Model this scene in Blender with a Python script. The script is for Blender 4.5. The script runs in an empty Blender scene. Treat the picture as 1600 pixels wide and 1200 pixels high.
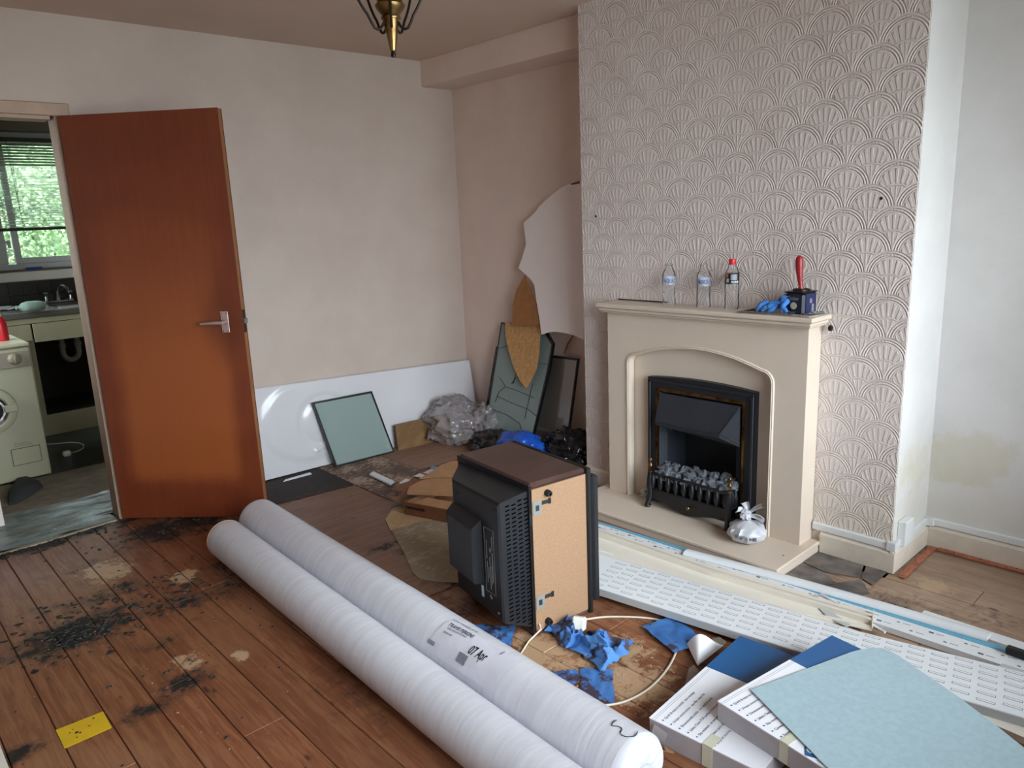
import bpy, bmesh, math, random
from math import sin, cos, pi, sqrt, radians
from mathutils import Vector, Matrix, noise
V = Vector
SC = bpy.context.scene
COL = SC.collection
random.seed(7)

# ---------------------------------------------------------------- camera
YAW, PITCH, ROLL, FPX = 0.7386, -0.2188, -0.0419, 1173.8
CAMP = V((-3.3351, -4.135, 1.4567))
_f = V((sin(YAW)*cos(PITCH), cos(YAW)*cos(PITCH), sin(PITCH)))
_r0 = V((cos(YAW), -sin(YAW), 0)); _u0 = _r0.cross(_f)
_r = _r0*cos(ROLL) + _u0*sin(ROLL); _u = -_r0*sin(ROLL) + _u0*cos(ROLL)
cam = bpy.data.cameras.new('camera'); camo = bpy.data.objects.new('camera', cam); COL.objects.link(camo)
cam.sensor_width = 36; cam.lens = 36*FPX/1600; cam.clip_start = 0.02; cam.clip_end = 200
camo.matrix_world = Matrix(((_r.x, _u.x, -_f.x, CAMP.x), (_r.y, _u.y, -_f.y, CAMP.y), (_r.z, _u.z, -_f.z, CAMP.z), (0, 0, 0, 1)))
SC.camera = camo

# ---------------------------------------------------------------- world, daylight, exposure
w = bpy.data.worlds.new('overcast_sky'); SC.world = w; w.use_nodes = True
_nt = w.node_tree; _bg = _nt.nodes['Background']
_tc = _nt.nodes.new('ShaderNodeTexCoord'); _sx = _nt.nodes.new('ShaderNodeSeparateXYZ'); _rp = _nt.nodes.new('ShaderNodeValToRGB')
_nt.links.new(_tc.outputs['Generated'], _sx.inputs[0]); _nt.links.new(_sx.outputs['Z'], _rp.inputs[0]); _nt.links.new(_rp.outputs[0], _bg.inputs[0])
_rp.color_ramp.elements[0].color = (0.325, 0.35, 0.375, 1); _rp.color_ramp.elements[1].color = (0.93, 1.0, 1.07, 1)
_bg.inputs[1].default_value = 2.0
def portal(name, loc, sx, sy, rot):
    l = bpy.data.lights.new(name, 'AREA'); l.shape = 'RECTANGLE'; l.size = sx; l.size_y = sy
    l.cycles.is_portal = True
    o = bpy.data.objects.new(name, l); COL.objects.link(o); o.location = loc; o.rotation_euler = rot
portal('front_window_portal', (-1.80, -4.72, 1.40), 2.8, 1.86, (radians(90), 0, 0))
portal('kitchen_window_portal', (-1.95, 3.12, 1.72), 2.3, 1.2, (radians(-90), 0, 0))
portal('kitchen_side_portal', (-3.60, 1.3, 1.55), 1.6, 1.3, (0, radians(-90), 0))
vs = SC.view_settings
vs.view_transform = 'Standard'; vs.look = 'None'; vs.gamma = 1; vs.use_curve_mapping = False
vs.exposure = 3.98

# ---------------------------------------------------------------- helpers
def ray(px, py): return _f + _r*((px-800)/FPX) - _u*((py-600)/FPX)
def U(px, py, n='z', c=0.0):
    """point of the plane n.p = c seen at a pixel of the photograph"""
    n = V({'x': (1, 0, 0), 'y': (0, 1, 0), 'z': (0, 0, 1)}[n]) if isinstance(n, str) else V(n)
    d = ray(px, py); return CAMP + d*((c - n.dot(CAMP))/n.dot(d))
def s2l(c):
    return tuple(((x/255)/12.92 if x/255 <= .04045 else ((x/255+.055)/1.055)**2.4) for x in c)

class Tree:
    def __init__(s, name):
        s.m = bpy.data.materials.new(name); s.m.use_nodes = True
        s.nt = s.m.node_tree; s.b = s.nt.nodes['Principled BSDF']; s._p = None
    def node(s, t, **kw):
        n = s.nt.nodes.new(t)
        for k, v in kw.items(): setattr(n, k, v)
        return n
    def put(s, sock, v):
        if isinstance(v, X): s.nt.links.new(v.o, sock)
        elif hasattr(v, 'is_output'): s.nt.links.new(v, sock)
        elif isinstance(v, (tuple, list)):
            sock.default_value = tuple(v) + ((1,) if len(v) == 3 and len(sock.default_value) == 4 else ())
        else: sock.default_value = v
    def m_(s, op, *a, clamp=False):
        n = s.node('ShaderNodeMath', operation=op, use_clamp=clamp)
        for i, v in enumerate(a): s.put(n.inputs[i], v)
        return X(s, n.outputs[0])
    def pos(s):
        if s._p is None: s._p = s.node('ShaderNodeNewGeometry').outputs['Position']
        return s._p
    def obj(s): return s.node('ShaderNodeTexCoord').outputs['Object']
    def xyz(s, v):
        n = s.node('ShaderNodeSeparateXYZ'); s.nt.links.new(v, n.inputs[0]); return [X(s, o) for o in n.outputs]
    def vec(s, x, y, z=0.0):
        n = s.node('ShaderNodeCombineXYZ')
        for i, v in enumerate((x, y, z)): s.put(n.inputs[i], v)
        return n.outputs[0]
    def scl(s, v, sc, off=(0, 0, 0)):
        n = s.node('ShaderNodeMapping'); s.nt.links.new(v, n.inputs[0]); n.inputs['Scale'].default_value = sc
        s.put(n.inputs['Location'], off); return n.outputs[0]
    def noise(s, v, scale, detail=4, rough=.55, dist=0.0):
        n = s.node('ShaderNodeTexNoise'); s.nt.links.new(v, n.inputs['Vector'])
        n.inputs['Scale'].default_value = scale; n.inputs['Detail'].default_value = detail
        n.inputs['Roughness'].default_value = rough; n.inputs['Distortion'].default_value = dist
        return X(s, n.outputs['Fac'])
    def ss(s, x, a, b):
        n = s.node('ShaderNodeMapRange', interpolation_type='SMOOTHSTEP')
        s.put(n.inputs[0], x); n.inputs[1].default_value = a; n.inputs[2].default_value = b
        return X(s, n.outputs[0])
    def mix(s, f, a, b):
        n = s.node('ShaderNodeMix', data_type='RGBA'); s.put(n.inputs[0], f); s.put(n.inputs[6], a); s.put(n.inputs[7], b)
        return n.outputs[2]
    def rnd(s): return X(s, s.node('ShaderNodeObjectInfo').outputs['Random'])
    def bump(s, h, strength=.4, dist=.003):
        n = s.node('ShaderNodeBump'); n.inputs['Strength'].default_value = strength; n.inputs['Distance'].default_value = dist
        s.put(n.inputs['Height'], h); s.nt.links.new(n.outputs[0], s.b.inputs['Normal'])
    def set(s, **kw):
        for k, v in kw.items():
            s.put(s.b.inputs[{'col': 'Base Color', 'rough': 'Roughness', 'metal': 'Metallic', 'spec': 'Specular IOR Level', 'coat': 'Coat Weight'}.get(k, k)], v)
        return s
class X:
    def __init__(s, t, o): s.t = t; s.o = o
    def __add__(s, b): return s.t.m_('ADD', s, b)
    __radd__ = __add__
    def __sub__(s, b): return s.t.m_('SUBTRACT', s, b)
    def __rsub__(s, b): return s.t.m_('SUBTRACT', b, s)
    def __mul__(s, b): return s.t.m_('MULTIPLY', s, b)
    __rmul__ = __mul__
    def __truediv__(s, b): return s.t.m_('DIVIDE', s, b)
    def lt(s, b): return s.t.m_('LESS_THAN', s, b)
    def f(s, op, *a): return s.t.m_(op, s, *a)

M = {}
def pmat(name, rgb, rough=.55, var=.10, scale=12, bump=0.0, metal=0.0, spec=.5, bscale=60, tint=None, stretch=(1, 1, 1), rnd=0.0):
    """procedural paint-like material: two octaves of tone variation and a fine relief"""
    t = Tree(name); c = s2l(rgb); v = t.scl(t.obj(), stretch)
    n = t.ss(t.noise(v, scale, 5, .6), .3, .7)
    lo = tuple(x*(1-var) for x in c) if tint is None else s2l(tint)
    hi = tuple(min(1, x*(1+var*.5)) for x in c)
    col = t.mix(n, lo, hi)
    if rnd:
        col = t.mix(t.rnd()*rnd, col, tuple(x*.45 for x in c))
    t.set(col=col, rough=rough, metal=metal, spec=spec)
    if bump: t.bump(t.noise(v, bscale, 4, .6), bump, .004)
    M[name] = t.m; return t.m

def tag(o, label=None, cat=None, group=None, kind=None):
    if label: o['label'] = label
    if cat: o['category'] = cat
    if group: o['group'] = group
    if kind: o['kind'] = kind
    return o
def thing(name, loc, label, cat, group=None):
    o = bpy.data.objects.new(name, None); COL.objects.link(o); o.location = loc; o.empty_display_size = .05
    return tag(o, label, cat, group)
def wloc(o):
    p = V(o.location)
    while o.parent: o = o.parent; p += V(o.location)
    return p

class MB:
    """collects shapes (given in world coordinates, or local ones mapped by self.T)"""
    def __init__(s, T=None): s.v = []; s.f = []; s.mi = []; s.sm = []; s.T = T or Matrix(); s.k = 0; s.smooth = False
    def add(s, vs, fs):
        b = len(s.v); s.v += [s.T @ V(p) for p in vs]
        for f in fs: s.f.append(tuple(b+i for i in f)); s.mi.append(s.k); s.sm.append(s.smooth)
        return s
    def box(s, a, b, bev=0.0):
        x0, y0, z0 = [min(a[i], b[i]) for i in range(3)]; x1, y1, z1 = [max(a[i], b[i]) for i in range(3)]
        if bev <= 0:
            return s.add([(x0, y0, z0), (x1, y0, z0), (x1, y1, z0), (x0, y1, z0), (x0, y0, z1), (x1, y0, z1), (x1, y1, z1), (x0, y1, z1)],
                [(0, 3, 2, 1), (4, 5, 6, 7), (0, 1, 5, 4), (1, 2, 6, 5), (2, 3, 7, 6), (3, 0, 4, 7)])
        e = min(bev, (x1-x0)*.45, (y1-y0)*.45, (z1-z0)*.45)
        vs = []; idx = {}
        X_, Y_, Z_ = (x0, x1), (y0, y1), (z0, z1)
        for i in (0, 1):
            for j in (0, 1):
                for k in (0, 1):
                    si, sj, sk = 1-2*i, 1-2*j, 1-2*k
                    for ax in range(3):
                        p = [X_[i], Y_[j], Z_[k]]
                        if ax != 0: p[0] += si*e
                        if ax != 1: p[1] += sj*e
                        if ax != 2: p[2] += sk*e
                        idx[(i, j, k, ax)] = len(vs); vs.append(tuple(p))
        fs = []
        for ax in range(3):
            for sd in (0, 1):
                o1, o2 = [a_ for a_ in range(3) if a_ != ax]
                q = []
                for (a_, b_) in ((0, 0), (1, 0), (1, 1), (0, 1)):
                    c = [0, 0, 0]; c[ax] = sd; c[o1] = a_; c[o2] = b_; q.append(idx[(*c, ax)])
                fs.append(tuple(q))
        for ax in range(3):
            o1, o2 = [a_ for a_ in range(3) if a_ != ax]
            for a_ in (0, 1):
                for b_ in (0, 1):
                    c0 = [0, 0, 0]; c0[o1] = a_; c0[o2] = b_; c1 = list(c0); c1[ax] = 1
                    fs.append((idx[(*c0, o1)], idx[(*c1, o1)], idx[(*c1, o2)], idx[(*c0, o2)]))
        for i in (0, 1):
            for j in (0, 1):
                for k in (0, 1): fs.append(tuple(idx[(i, j, k, a_)] for a_ in range(3)))
        return s.add(vs, fs)
    def prism(s, pts, ext):
        """closed polygon swept by a vector"""
        n = len(pts); e = V(ext); P = [V(p) for p in pts]
        return s.add(P + [p+e for p in P], [tuple(range(n))[::-1], tuple(range(n, 2*n))] + [(i, (i+1) % n, n+(i+1) % n, n+i) for i in range(n)])
    def slab(s, q, t, ref=None):
        """four (or more) corners of a flat face, thickness t away from the camera side of the normal"""
        P = [V(p) for p in q]; nrm = (P[1]-P[0]).cross(P[2]-P[0]).normalized()
        if ref is not None and nrm.dot(V(ref)) < 0: nrm = -nrm
        return s.prism(P, nrm*t)
    def tube(s, path, r, n=10, cap=True):
        P = [V(p) for p in path]; R = r if isinstance(r, (list, tuple)) else [r]*len(P); rings = []; up = None
        for i, p in enumerate(P):
            d = (P[min(i+1, len(P)-1)] - P[max(i-1, 0)]).normalized()
            if up is None: up = d.orthogonal().normalized()
            up = (up - d*up.dot(d)).normalized(); sd = d.cross(up)
            rings.append([p + (up*cos(2*pi*k/n) + sd*sin(2*pi*k/n))*R[i] for k in range(n)])
        vs = [q for rg in rings for q in rg]; fs = []
        for i in range(len(P)-1):
            for k in range(n):
                fs.append((i*n+k, i*n+(k+1) % n, (i+1)*n+(k+1) % n, (i+1)*n+k))
        if cap: fs += [tuple(range(n))[::-1], tuple(range((len(P)-1)*n, len(P)*n))]
        return s.add(vs, fs)
    def lathe(s, prof, c=(0, 0, 0), n=24, ax=None):
        """profile of (radius, height) about an axis"""
        c = V(c); ax = V(ax or (0, 0, 1)).normalized(); a = ax.orthogonal().normalized(); b = ax.cross(a)
        vs = []; fs = []
        for (r, h) in prof:
            for k in range(n): vs.append(c + ax*h + (a*cos(2*pi*k/n) + b*sin(2*pi*k/n))*max(r, 1e-5))
        for i in range(len(prof)-1):
            for k in range(n): fs.append((i*n+k, i*n+(k+1) % n, (i+1)*n+(k+1) % n, (i+1)*n+k))
        if prof[0][0] > 1e-4: fs.append(tuple(range(n))[::-1])
        if prof[-1][0] > 1e-4: fs.append(tuple(range((len(prof)-1)*n, len(prof)*n)))
        return s.add(vs, fs)
    def grid(s, f, nu, nv):
        vs = [f(i/nu, j/nv) for j in range(nv+1) for i in range(nu+1)]
        return s.add(vs, [(j*(nu+1)+i, j*(nu+1)+i+1, (j+1)*(nu+1)+i+1, (j+1)*(nu+1)+i) for j in range(nv) for i in range(nu)])
    def blob(s, c, r, amp=.15, fr=2.0, seed=0, n=12, zmin=None, m=None):
        """lumpy closed body"""
        c = V(c); r = V(r) if not isinstance(r, (int, float)) else V((r, r, r)); m = m or n*2; vs = []; fs = []
        for j in range(n+1):
            th = pi*j/n
            for i in range(m):
                ph = 2*pi*i/m; d = V((sin(th)*cos(ph), sin(th)*sin(ph), cos(th)))
                k = 1 + amp*noise.noise(d*fr + V((seed*3.7, seed, seed*1.3))) + amp*.5*noise.noise(d*fr*2.7 + V((seed, 5, 1)))
                p = c + V((d.x*r.x, d.y*r.y, d.z*r.z))*k
                if zmin is not None and p.z < zmin: p.z = zmin
                vs.append(p)
        for j in range(n):
            for i in range(m): fs.append((j*m+i, (j+1)*m+i, (j+1)*m+(i+1) % m, j*m+(i+1) % m))
        return s.add(vs, fs)
    def build(s, name, mat, parent=None, at=None, smooth=None):
        o0 = wloc(parent) if parent else V(at or (0, 0, 0))
        me = bpy.data.meshes.new(name); me.from_pydata([tuple(p-o0) for p in s.v], [], s.f)
        for mm in (mat if isinstance(mat, (list, tuple)) else [mat]): me.materials.append(mm if not isinstance(mm, str) else M[mm])
        for i, p in enumerate(me.polygons): p.material_index = s.mi[i]; p.use_smooth = s.sm[i] if smooth is None else smooth
        bm = bmesh.new(); bm.from_mesh(me); bmesh.ops.remove_doubles(bm, verts=bm.verts, dist=1e-6); bmesh.ops.recalc_face_normals(bm, faces=bm.faces); bm.to_mesh(me); bm.free()
        if smooth:
            me.set_sharp_from_angle(angle=radians(50))
        o = bpy.data.objects.new(name, me); COL.objects.link(o)
        if parent: o.parent = parent
        else: o.location = o0
        return o
def solo(mb, name, mat, at, label, cat, group=None, smooth=None):
    return tag(mb.build(name, mat, None, at, smooth), label, cat, group)
def struct(name, mb, mat, parent=None, smooth=None, at=None):
    o = mb.build(name, mat, parent, at, smooth)
    if not parent: o['kind'] = 'structure'
    return o

_tm = {}
def text_geo(s, bold=0.0):
    k = (s, bold)
    if k in _tm: return _tm[k]
    cu = bpy.data.curves.new('t', 'FONT'); cu.body = s; cu.size = 1; cu.offset = bold; cu.resolution_u = 2; cu.fill_mode = 'FRONT'
    o = bpy.data.objects.new('t', cu); me = bpy.data.meshes.new_from_object(o)
    vs = [tuple(v.co) for v in me.vertices]; fs = [tuple(p.vertices) for p in me.polygons]
    bpy.data.objects.remove(o); bpy.data.meshes.remove(me); bpy.data.curves.remove(cu)
    _tm[k] = (vs, fs); return _tm[k]
def write(mb, s, fn, width=None, size=None, bold=0.0, squash=1.0):
    """lays lettering through fn(x, y) -> point; width fits the string"""
    vs, fs = text_geo(s, bold)
    if not vs: return
    x0 = min(v[0] for v in vs); x1 = max(v[0] for v in vs)
    k = width/(x1-x0) if width else size; ky = size if (width and size) else k*squash
    mb.add([fn((v[0]-x0)*k, v[1]*ky) for v in vs], fs)
def plane_fn(P0, ex, ey, off=V((0, 0, 0))):
    P0 = V(P0); ex = V(ex).normalized(); ey = V(ey).normalized()
    return lambda x, y: P0 + ex*x + ey*y + off
def clip_copy(o, parent=None):
    c = o.copy(); COL.objects.link(c); c.parent = parent; return c
SC.cycles.use_denoising = True; SC.cycles.denoiser = 'OPENIMAGEDENOISE'
SC.cycles.max_bounces = 9; SC.cycles.diffuse_bounces = 6; SC.cycles.transparent_max_bounces = 16; SC.cycles.caustics_refractive = False; SC.cycles.caustics_reflective = False

# ---------------------------------------------------------------- materials
H = 2.451; HB = -.365           # ceiling height, chimney breast front
pmat('wall_white', (214, 200, 190), .75, .05, 3, .12, bscale=90)
pmat('wall_soft', (224, 203, 192), .75, .05, 3, .12, bscale=90)
pmat('ceiling_white', (208, 185, 171), .8, .04, 2, .08, bscale=90)
pmat('gloss_white', (228, 220, 212), .35, .06, 8, .05)
pmat('skirting_cream', (226, 216, 203), .4, .10, 9, .08)
pmat('trunking_white', (226, 228, 230), .35, .03, 8)
pmat('pvc_white', (228, 231, 236), .28, .03, 6)
pmat('pvc_cream', (232, 225, 214), .3, .03, 6)
pmat('pvc_grey', (186, 188, 190), .35, .05, 6)
pmat('lining_pink', (176, 148, 128), .5, .10, 10, .1)
pmat('cream_mdf', (212, 196, 181), .5, .03, 5, .02)
pmat('fire_black', (30, 32, 38), .45, .15, 14, .05)
pmat('fire_slate', (40, 43, 51), .5, .12, 10, .05)
pmat('iron_black', (24, 25, 29), .35, .2, 20, .1)
pmat('coal_grey', (98, 101, 110), .8, .5, 40, .4)
pmat('brass', (150, 122, 80), .34, .3, 18, metal=1.0, tint=(92, 66, 34))
pmat('brass_aged', (150, 120, 66), .35, .3, 12, metal=1.0, tint=(78, 40, 24))
pmat('dark_metal', (50, 42, 36), .4, .2, 10, metal=.7)
pmat('chrome', (200, 202, 205), .15, .1, 10, metal=1.0)
pmat('satin_metal', (196, 172, 166), .35, .1, 10, metal=.6)
pmat('tv_black', (26, 27, 31), .42, .12, 30, .15, bscale=300)
pmat('tv_black_deep', (14, 14, 16), .5, .1, 30)
pmat('chipboard', (150, 117, 90), .8, .14, 180, .1, bscale=200)
pmat('tag_grey', (128, 127, 124), .5, .1, 20)
pmat('black_rubber', (20, 20, 22), .6, .1, 20)
pmat('cardboard', (176, 132, 94), .8, .10, 14, .1)
pmat('cardboard_edge', (128, 84, 58), .8, .10, 14, .1)
pmat('ink', (28, 28, 36), .6, .02, 10)
pmat('void_black', (5, 5, 6), 1.0, .02, 10, spec=.02)
pmat('ink_grey', (92, 92, 108), .6, .02, 10)
pmat('ink_blue', (40, 72, 150), .5, .02, 10)
pmat('ink_white', (222, 224, 226), .5, .02, 10)
pmat('paper_white', (238, 238, 246), .6, .03, 6)
pmat('box_side', (176, 170, 174), .7, .08, 10, .08)
pmat('box_tape', (206, 204, 184), .4, .05, 10)
pmat('box_blue', (34, 92, 148), .45, .06, 6)
pmat('teal_sheet', (168, 192, 202), .55, .07, 60, .12, bscale=240)
pmat('paper_blue', (62, 122, 196), .7, .14, 20, .2)
pmat('film_blue', (96, 170, 202), .3, .06, 10)
pmat('label_paper', (206, 204, 216), .45, .05, 14, .1)
pmat('tape_yellow', (212, 172, 26), .35, .10, 12, .1)
pmat('bag_black', (16, 17, 20), .22, .2, 10)
pmat('bag_blue', (18, 78, 178), .28, .2, 10)
pmat('bag_white', (196, 197, 204), .35, .10, 14, .15)
pmat('plastic_white', (226, 222, 214), .35, .03, 6)
pmat('cable_cream', (206, 196, 180), .45, .04, 6)
pmat('hardboard', (158, 104, 56), .6, .14, 22, .06)
pmat('felt_tan', (196, 150, 98), .95, .22, 46, .5, bscale=160)
pmat('board_white', (240, 228, 226), .4, .03, 4)
pmat('bath_acrylic', (218, 216, 222), .16, .02, 4)
pmat('seal_black', (11, 12, 14), .4, .1, 10)
pmat('red_cap', (206, 24, 40), .35, .05, 10)
pmat('red_handle', (150, 30, 36), .35, .12, 14)
pmat('label_black', (26, 22, 24), .4, .1, 10)
pmat('label_orange', (200, 110, 40), .4, .1, 10)
pmat('tin_blue', (30, 38, 84), .35, .1, 10)
pmat('tin_navy', (20, 24, 48), .35, .1, 10)
pmat('newsprint', (170, 160, 150), .8, .2, 30)
pmat('newsprint_dark', (66, 60, 60), .8, .3, 60)
pmat('flake_black', (24, 25, 26), .6, .3, 30, .3, rnd=.4)
pmat('flake_tan', (178, 150, 120), .9, .2, 30, .2)
pmat('gripper_orange', (178, 108, 80), .7, .3, 30, .3)
pmat('washer_cream', (176, 172, 146), .35, .04, 6)
pmat('washer_panel', (142, 132, 112), .4, .06, 6)
pmat('cabinet_cream', (160, 152, 124), .5, .07, 8)
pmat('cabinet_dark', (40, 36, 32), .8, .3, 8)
pmat('worktop_steel', (150, 150, 150), .25, .1, 10, metal=.9)
pmat('worktop_edge', (84, 78, 70), .4, .1, 10)
pmat('tile_dark', (44, 42, 38), .3, .2, 6, rnd=.3)
pmat('kitchen_paint', (112, 104, 88), .8, .12, 4)
pmat('upvc', (232, 236, 238), .35, .03, 6)
pmat('blind_slat', (196, 204, 194), .4, .03, 6)
pmat('blind_dark', (52, 52, 48), .5, .1, 8)
pmat('sink_pipe', (170, 168, 160), .4, .06, 8)
pmat('cloth_green', (138, 158, 148), .6, .1, 12)
pmat('bottle_green', (158, 186, 172), .2, .06, 6)
pmat('kit_board', (132, 118, 102), .9, .25, 12, .3)
pmat('kit_lino', (58, 66, 66), .35, .25, 6, .05)
pmat('slipper_grey', (52, 52, 54), .85, .2, 12)
pmat('lawn', (70, 100, 46), .9, .4, 3, .3)
pmat('street_ground', (120, 122, 116), .9, .2, 2)
pmat('slate_stone', (126, 118, 114), .65, .35, 7, .5, bscale=14, rnd=.35, tint=(74, 68, 66))
pmat('floor_void', (28, 24, 22), .9, .2, 10)
pmat('core_brown', (184, 150, 120), .8, .1, 20)
pmat('concrete_cream', (164, 148, 126), .9, .2, 16, .3)

def stain_mask(t, P):
    """dark bitumen and damp marks that lie on the boards, in room coordinates"""
    x, y, z = t.xyz(P)
    nz = t.noise(t.scl(P, (1, 1.25, 1)), 7.5, 7, .72); nf = t.noise(t.scl(P, (1.2, 1, 1)), 24, 6, .7)
    tot = None
    for cx, cy, rx, ry, s in ((-2.84, -1.12, .22, .15, 1.0), (-2.72, -.86, .30, .10, .62), (-2.45, -1.15, .36, .12, .62), (-2.62, -1.42, .10, .08, .5),
                              (-2.80, -.05, .55, .085, 1.05), (-2.22, -.34, .32, .20, .95), (-2.66, -1.73, .085, .08, .85), (-2.80, -1.80, .10, .055, .85), (-3.15, -1.74, .07, .06, .9),
                              (-2.25, -1.05, .3, .3, .5), (-1.50, -1.50, .13, .14, .95), (-1.62, -1.35, .12, .05, .8), (-2.3, -2.2, .12, .2, .5), (-.62, -3.26, .12, .5, .50), (-.5, -3.7, .1, .4, .45),
                              (-1.66, -2.0, .3, .3, .55), (-1.45, -2.9, .06, .25, .40), (-2.62, -.55, .4, .3, .32), (-1.25, -2.35, .25, .25, .45)):
        dx = (x-cx)/rx; dy = (y-cy)/ry; d = (dx*dx+dy*dy).f('SQRT')
        g = t.ss(d, 1.75, .0)*s
        tot = g if tot is None else tot.f('MAXIMUM', g)
    v = tot*.86 + (nz-.5)*1.75 + (nf-.5)*1.05
    return t.ss(v, .50, .72), t.ss(v, .18, .62), nf
def wood_floor(name, base, red, pale, stains=True, axis='y', gloss=.5):
    t = Tree(name); P = t.pos(); r = t.rnd()
    st = (14, .9, 1) if axis == 'y' else (.9, 14, 1)
    G = t.scl(P, st, t.vec(r*13.0, r*7.0, 0.0))
    n1 = t.noise(G, 3.2, 6, .6, 1.1); n2 = t.noise(G, 11, 4, .6, .4); big = t.noise(P, 1.7, 4, .6)
    c = t.mix(t.ss(n1, .36, .62), s2l(base), s2l(red)); c = t.mix(t.ss(n2, .50, .68)*.50, c, tuple(x*.45 for x in s2l(base)))
    c = t.mix(t.ss(big, .45, .72)*.45, c, s2l(pale)); c = t.mix(r*.34, c, tuple(x*.5 for x in s2l(red)))
    # knots
    v = t.node('ShaderNodeTexVoronoi'); t.nt.links.new(t.scl(P, (5, 2.0, 1) if axis == 'y' else (2, 5, 1)), v.inputs['Vector']); v.inputs['Scale'].default_value = 1.5
    c = t.mix(t.ss(X(t, v.outputs['Distance']), .075, .03)*.75, c, s2l((46, 26, 18)))
    if stains:
        hard, soft, nf = stain_mask(t, P)
        c = t.mix(soft*.68, c, s2l((66, 46, 38))); c = t.mix(hard*.93, c, s2l((25, 24, 24)))
        # bare filler patches
        x, y, z = t.xyz(P); pt = None
        for cx, cy, rr in ((-2.62, -1.62, .075), (-2.47, -1.72, .045), (-1.72, -2.52, .24), (-1.66, -2.80, .20), (-1.52, -2.66, .13), (-2.60, -.62, .16), (-2.38, -.95, .09), (-.38, -3.25, .10)):
            dx = x-cx; dy = (y-cy)*.8; d = (dx*dx+dy*dy).f('SQRT')/rr
            g = t.ss(d, 1.5, .1); pt = g if pt is None else pt.f('MAXIMUM', g)
        pm = t.ss(pt*1.0+(t.noise(P, 22, 7, .78)-.5)*2.4+(t.noise(P, 5, 3, .6)-.5)*.8, .62, .95)
        c = t.mix(pm*.62, c, s2l((200, 170, 136)))
        # fine pale scuffs
        c = t.mix(t.ss(t.noise(t.scl(P, (3, 1.2, 1)), 38, 5, .75), .64, .74)*.35, c, s2l((186, 160, 136)))
        rg = .48 + hard*.2 + (n2-.5)*.3
    else: rg = .55 + (n2-.5)*.2
    t.set(col=c, rough=rg, spec=.42); t.bump(n2*.5+n1*.4, .35, .0025); M[name] = t.m
wood_floor('floor_pine', (146, 96, 66), (120, 70, 46), (164, 120, 90))
wood_floor('floor_grey', (182, 152, 130), (150, 122, 102), (200, 176, 154))
wood_floor('hardboard_dirty', (140, 100, 76), (120, 80, 58), (156, 120, 98), axis='x')
wood_floor('vinyl_brown', (150, 118, 98), (134, 100, 82), (176, 150, 130), stains=False, axis='x')
wood_floor('timber_knot', (138, 104, 66), (120, 86, 50), (150, 118, 80), stains=False, axis='x')
def scraped(name, dark, pale, k):
    t = Tree(name); P = t.pos(); n = t.noise(t.scl(P, (1, 2.2, 1)), 26, 7, .75); b = t.noise(P, 5, 4, .6)
    m = t.ss(n+(b-.5)*.6, k, k+.12); t.set(col=t.mix(m, s2l(dark), s2l(pale)), rough=.68+m*.2, spec=.25); t.bump(m, .3, .002); M[name] = t.m
scraped('vinyl_scraped', (104, 84, 75), (180, 158, 142), .47)
scraped('vinyl_slate', (50, 43, 40), (108, 94, 84), .58)
scraped('vinyl_sheet_back', (150, 136, 116), (178, 164, 144), .5)
scraped('ply_pale', (188, 158, 120), (206, 184, 150), .5)
def veneer(name, a, b, dark, ax, rough=.32, patch=False):
    t = Tree(name); O = t.obj(); st = {'z': (22, 22, 1.1), 'x': (1.1, 22, 22), 'y': (22, 1.1, 22)}[ax]
    n1 = t.noise(t.scl(O, st), 1.6, 6, .62, .9); n2 = t.noise(t.scl(O, tuple(k*3 for k in st)), 2.4, 4, .6)
    wv = t.node('ShaderNodeTexWave', wave_type='RINGS', rings_direction='X' if ax == 'z' else 'Y'); t.nt.links.new(t.scl(O, (1.5, 1.5, .35) if ax == 'z' else (1, 1, 1)), wv.inputs[0])
    wv.inputs['Scale'].default_value = 3.2; wv.inputs['Distortion'].default_value = 5; wv.inputs['Detail'].default_value = 3
    c = t.mix(t.ss(n1, .3, .7), s2l(a), s2l(b)); c = t.mix(X(t, wv.outputs['Fac'])*.22, c, s2l(dark)); c = t.mix(t.ss(n2, .55, .75)*.25, c, s2l(dark))
    if patch:   # sun-faded middle of the leaf with its darker varnished border and the worn ring round the handle
        x, y, z = t.xyz(O); wob = (t.noise(O, 2.2, 4, .6)-.5)*.25
        m = t.ss(x+wob*.4, .05, .16)*t.ss(x+wob*.35, .70, .61)*t.ss(z+wob*.5, .16, .26)*t.ss(z+wob, 1.75, .75)
        c = t.mix((1.0-m)*.35, c, s2l((96, 36, 22))); c = t.mix(m*.75, c, s2l((156, 84, 42)))
        dx = x-.66; dz = (z-1.02)*.5; d = (dx*dx+dz*dz).f('SQRT'); c = t.mix(t.ss(d+wob*.3, .14, .03)*.55, c, s2l((86, 36, 20)))
    t.set(col=c, rough=rough, coat=.15); t.bump(n2, .06, .001); M[name] = t.m
veneer('door_veneer', (132, 66, 36), (120, 56, 30), (96, 42, 24), 'z', .36, True)
pmat('door_edge', (150, 104, 66), .6, .12, 12)
veneer('tv_veneer', (78, 54, 48), (60, 40, 36), (42, 28, 25), 'x', .35)

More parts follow.
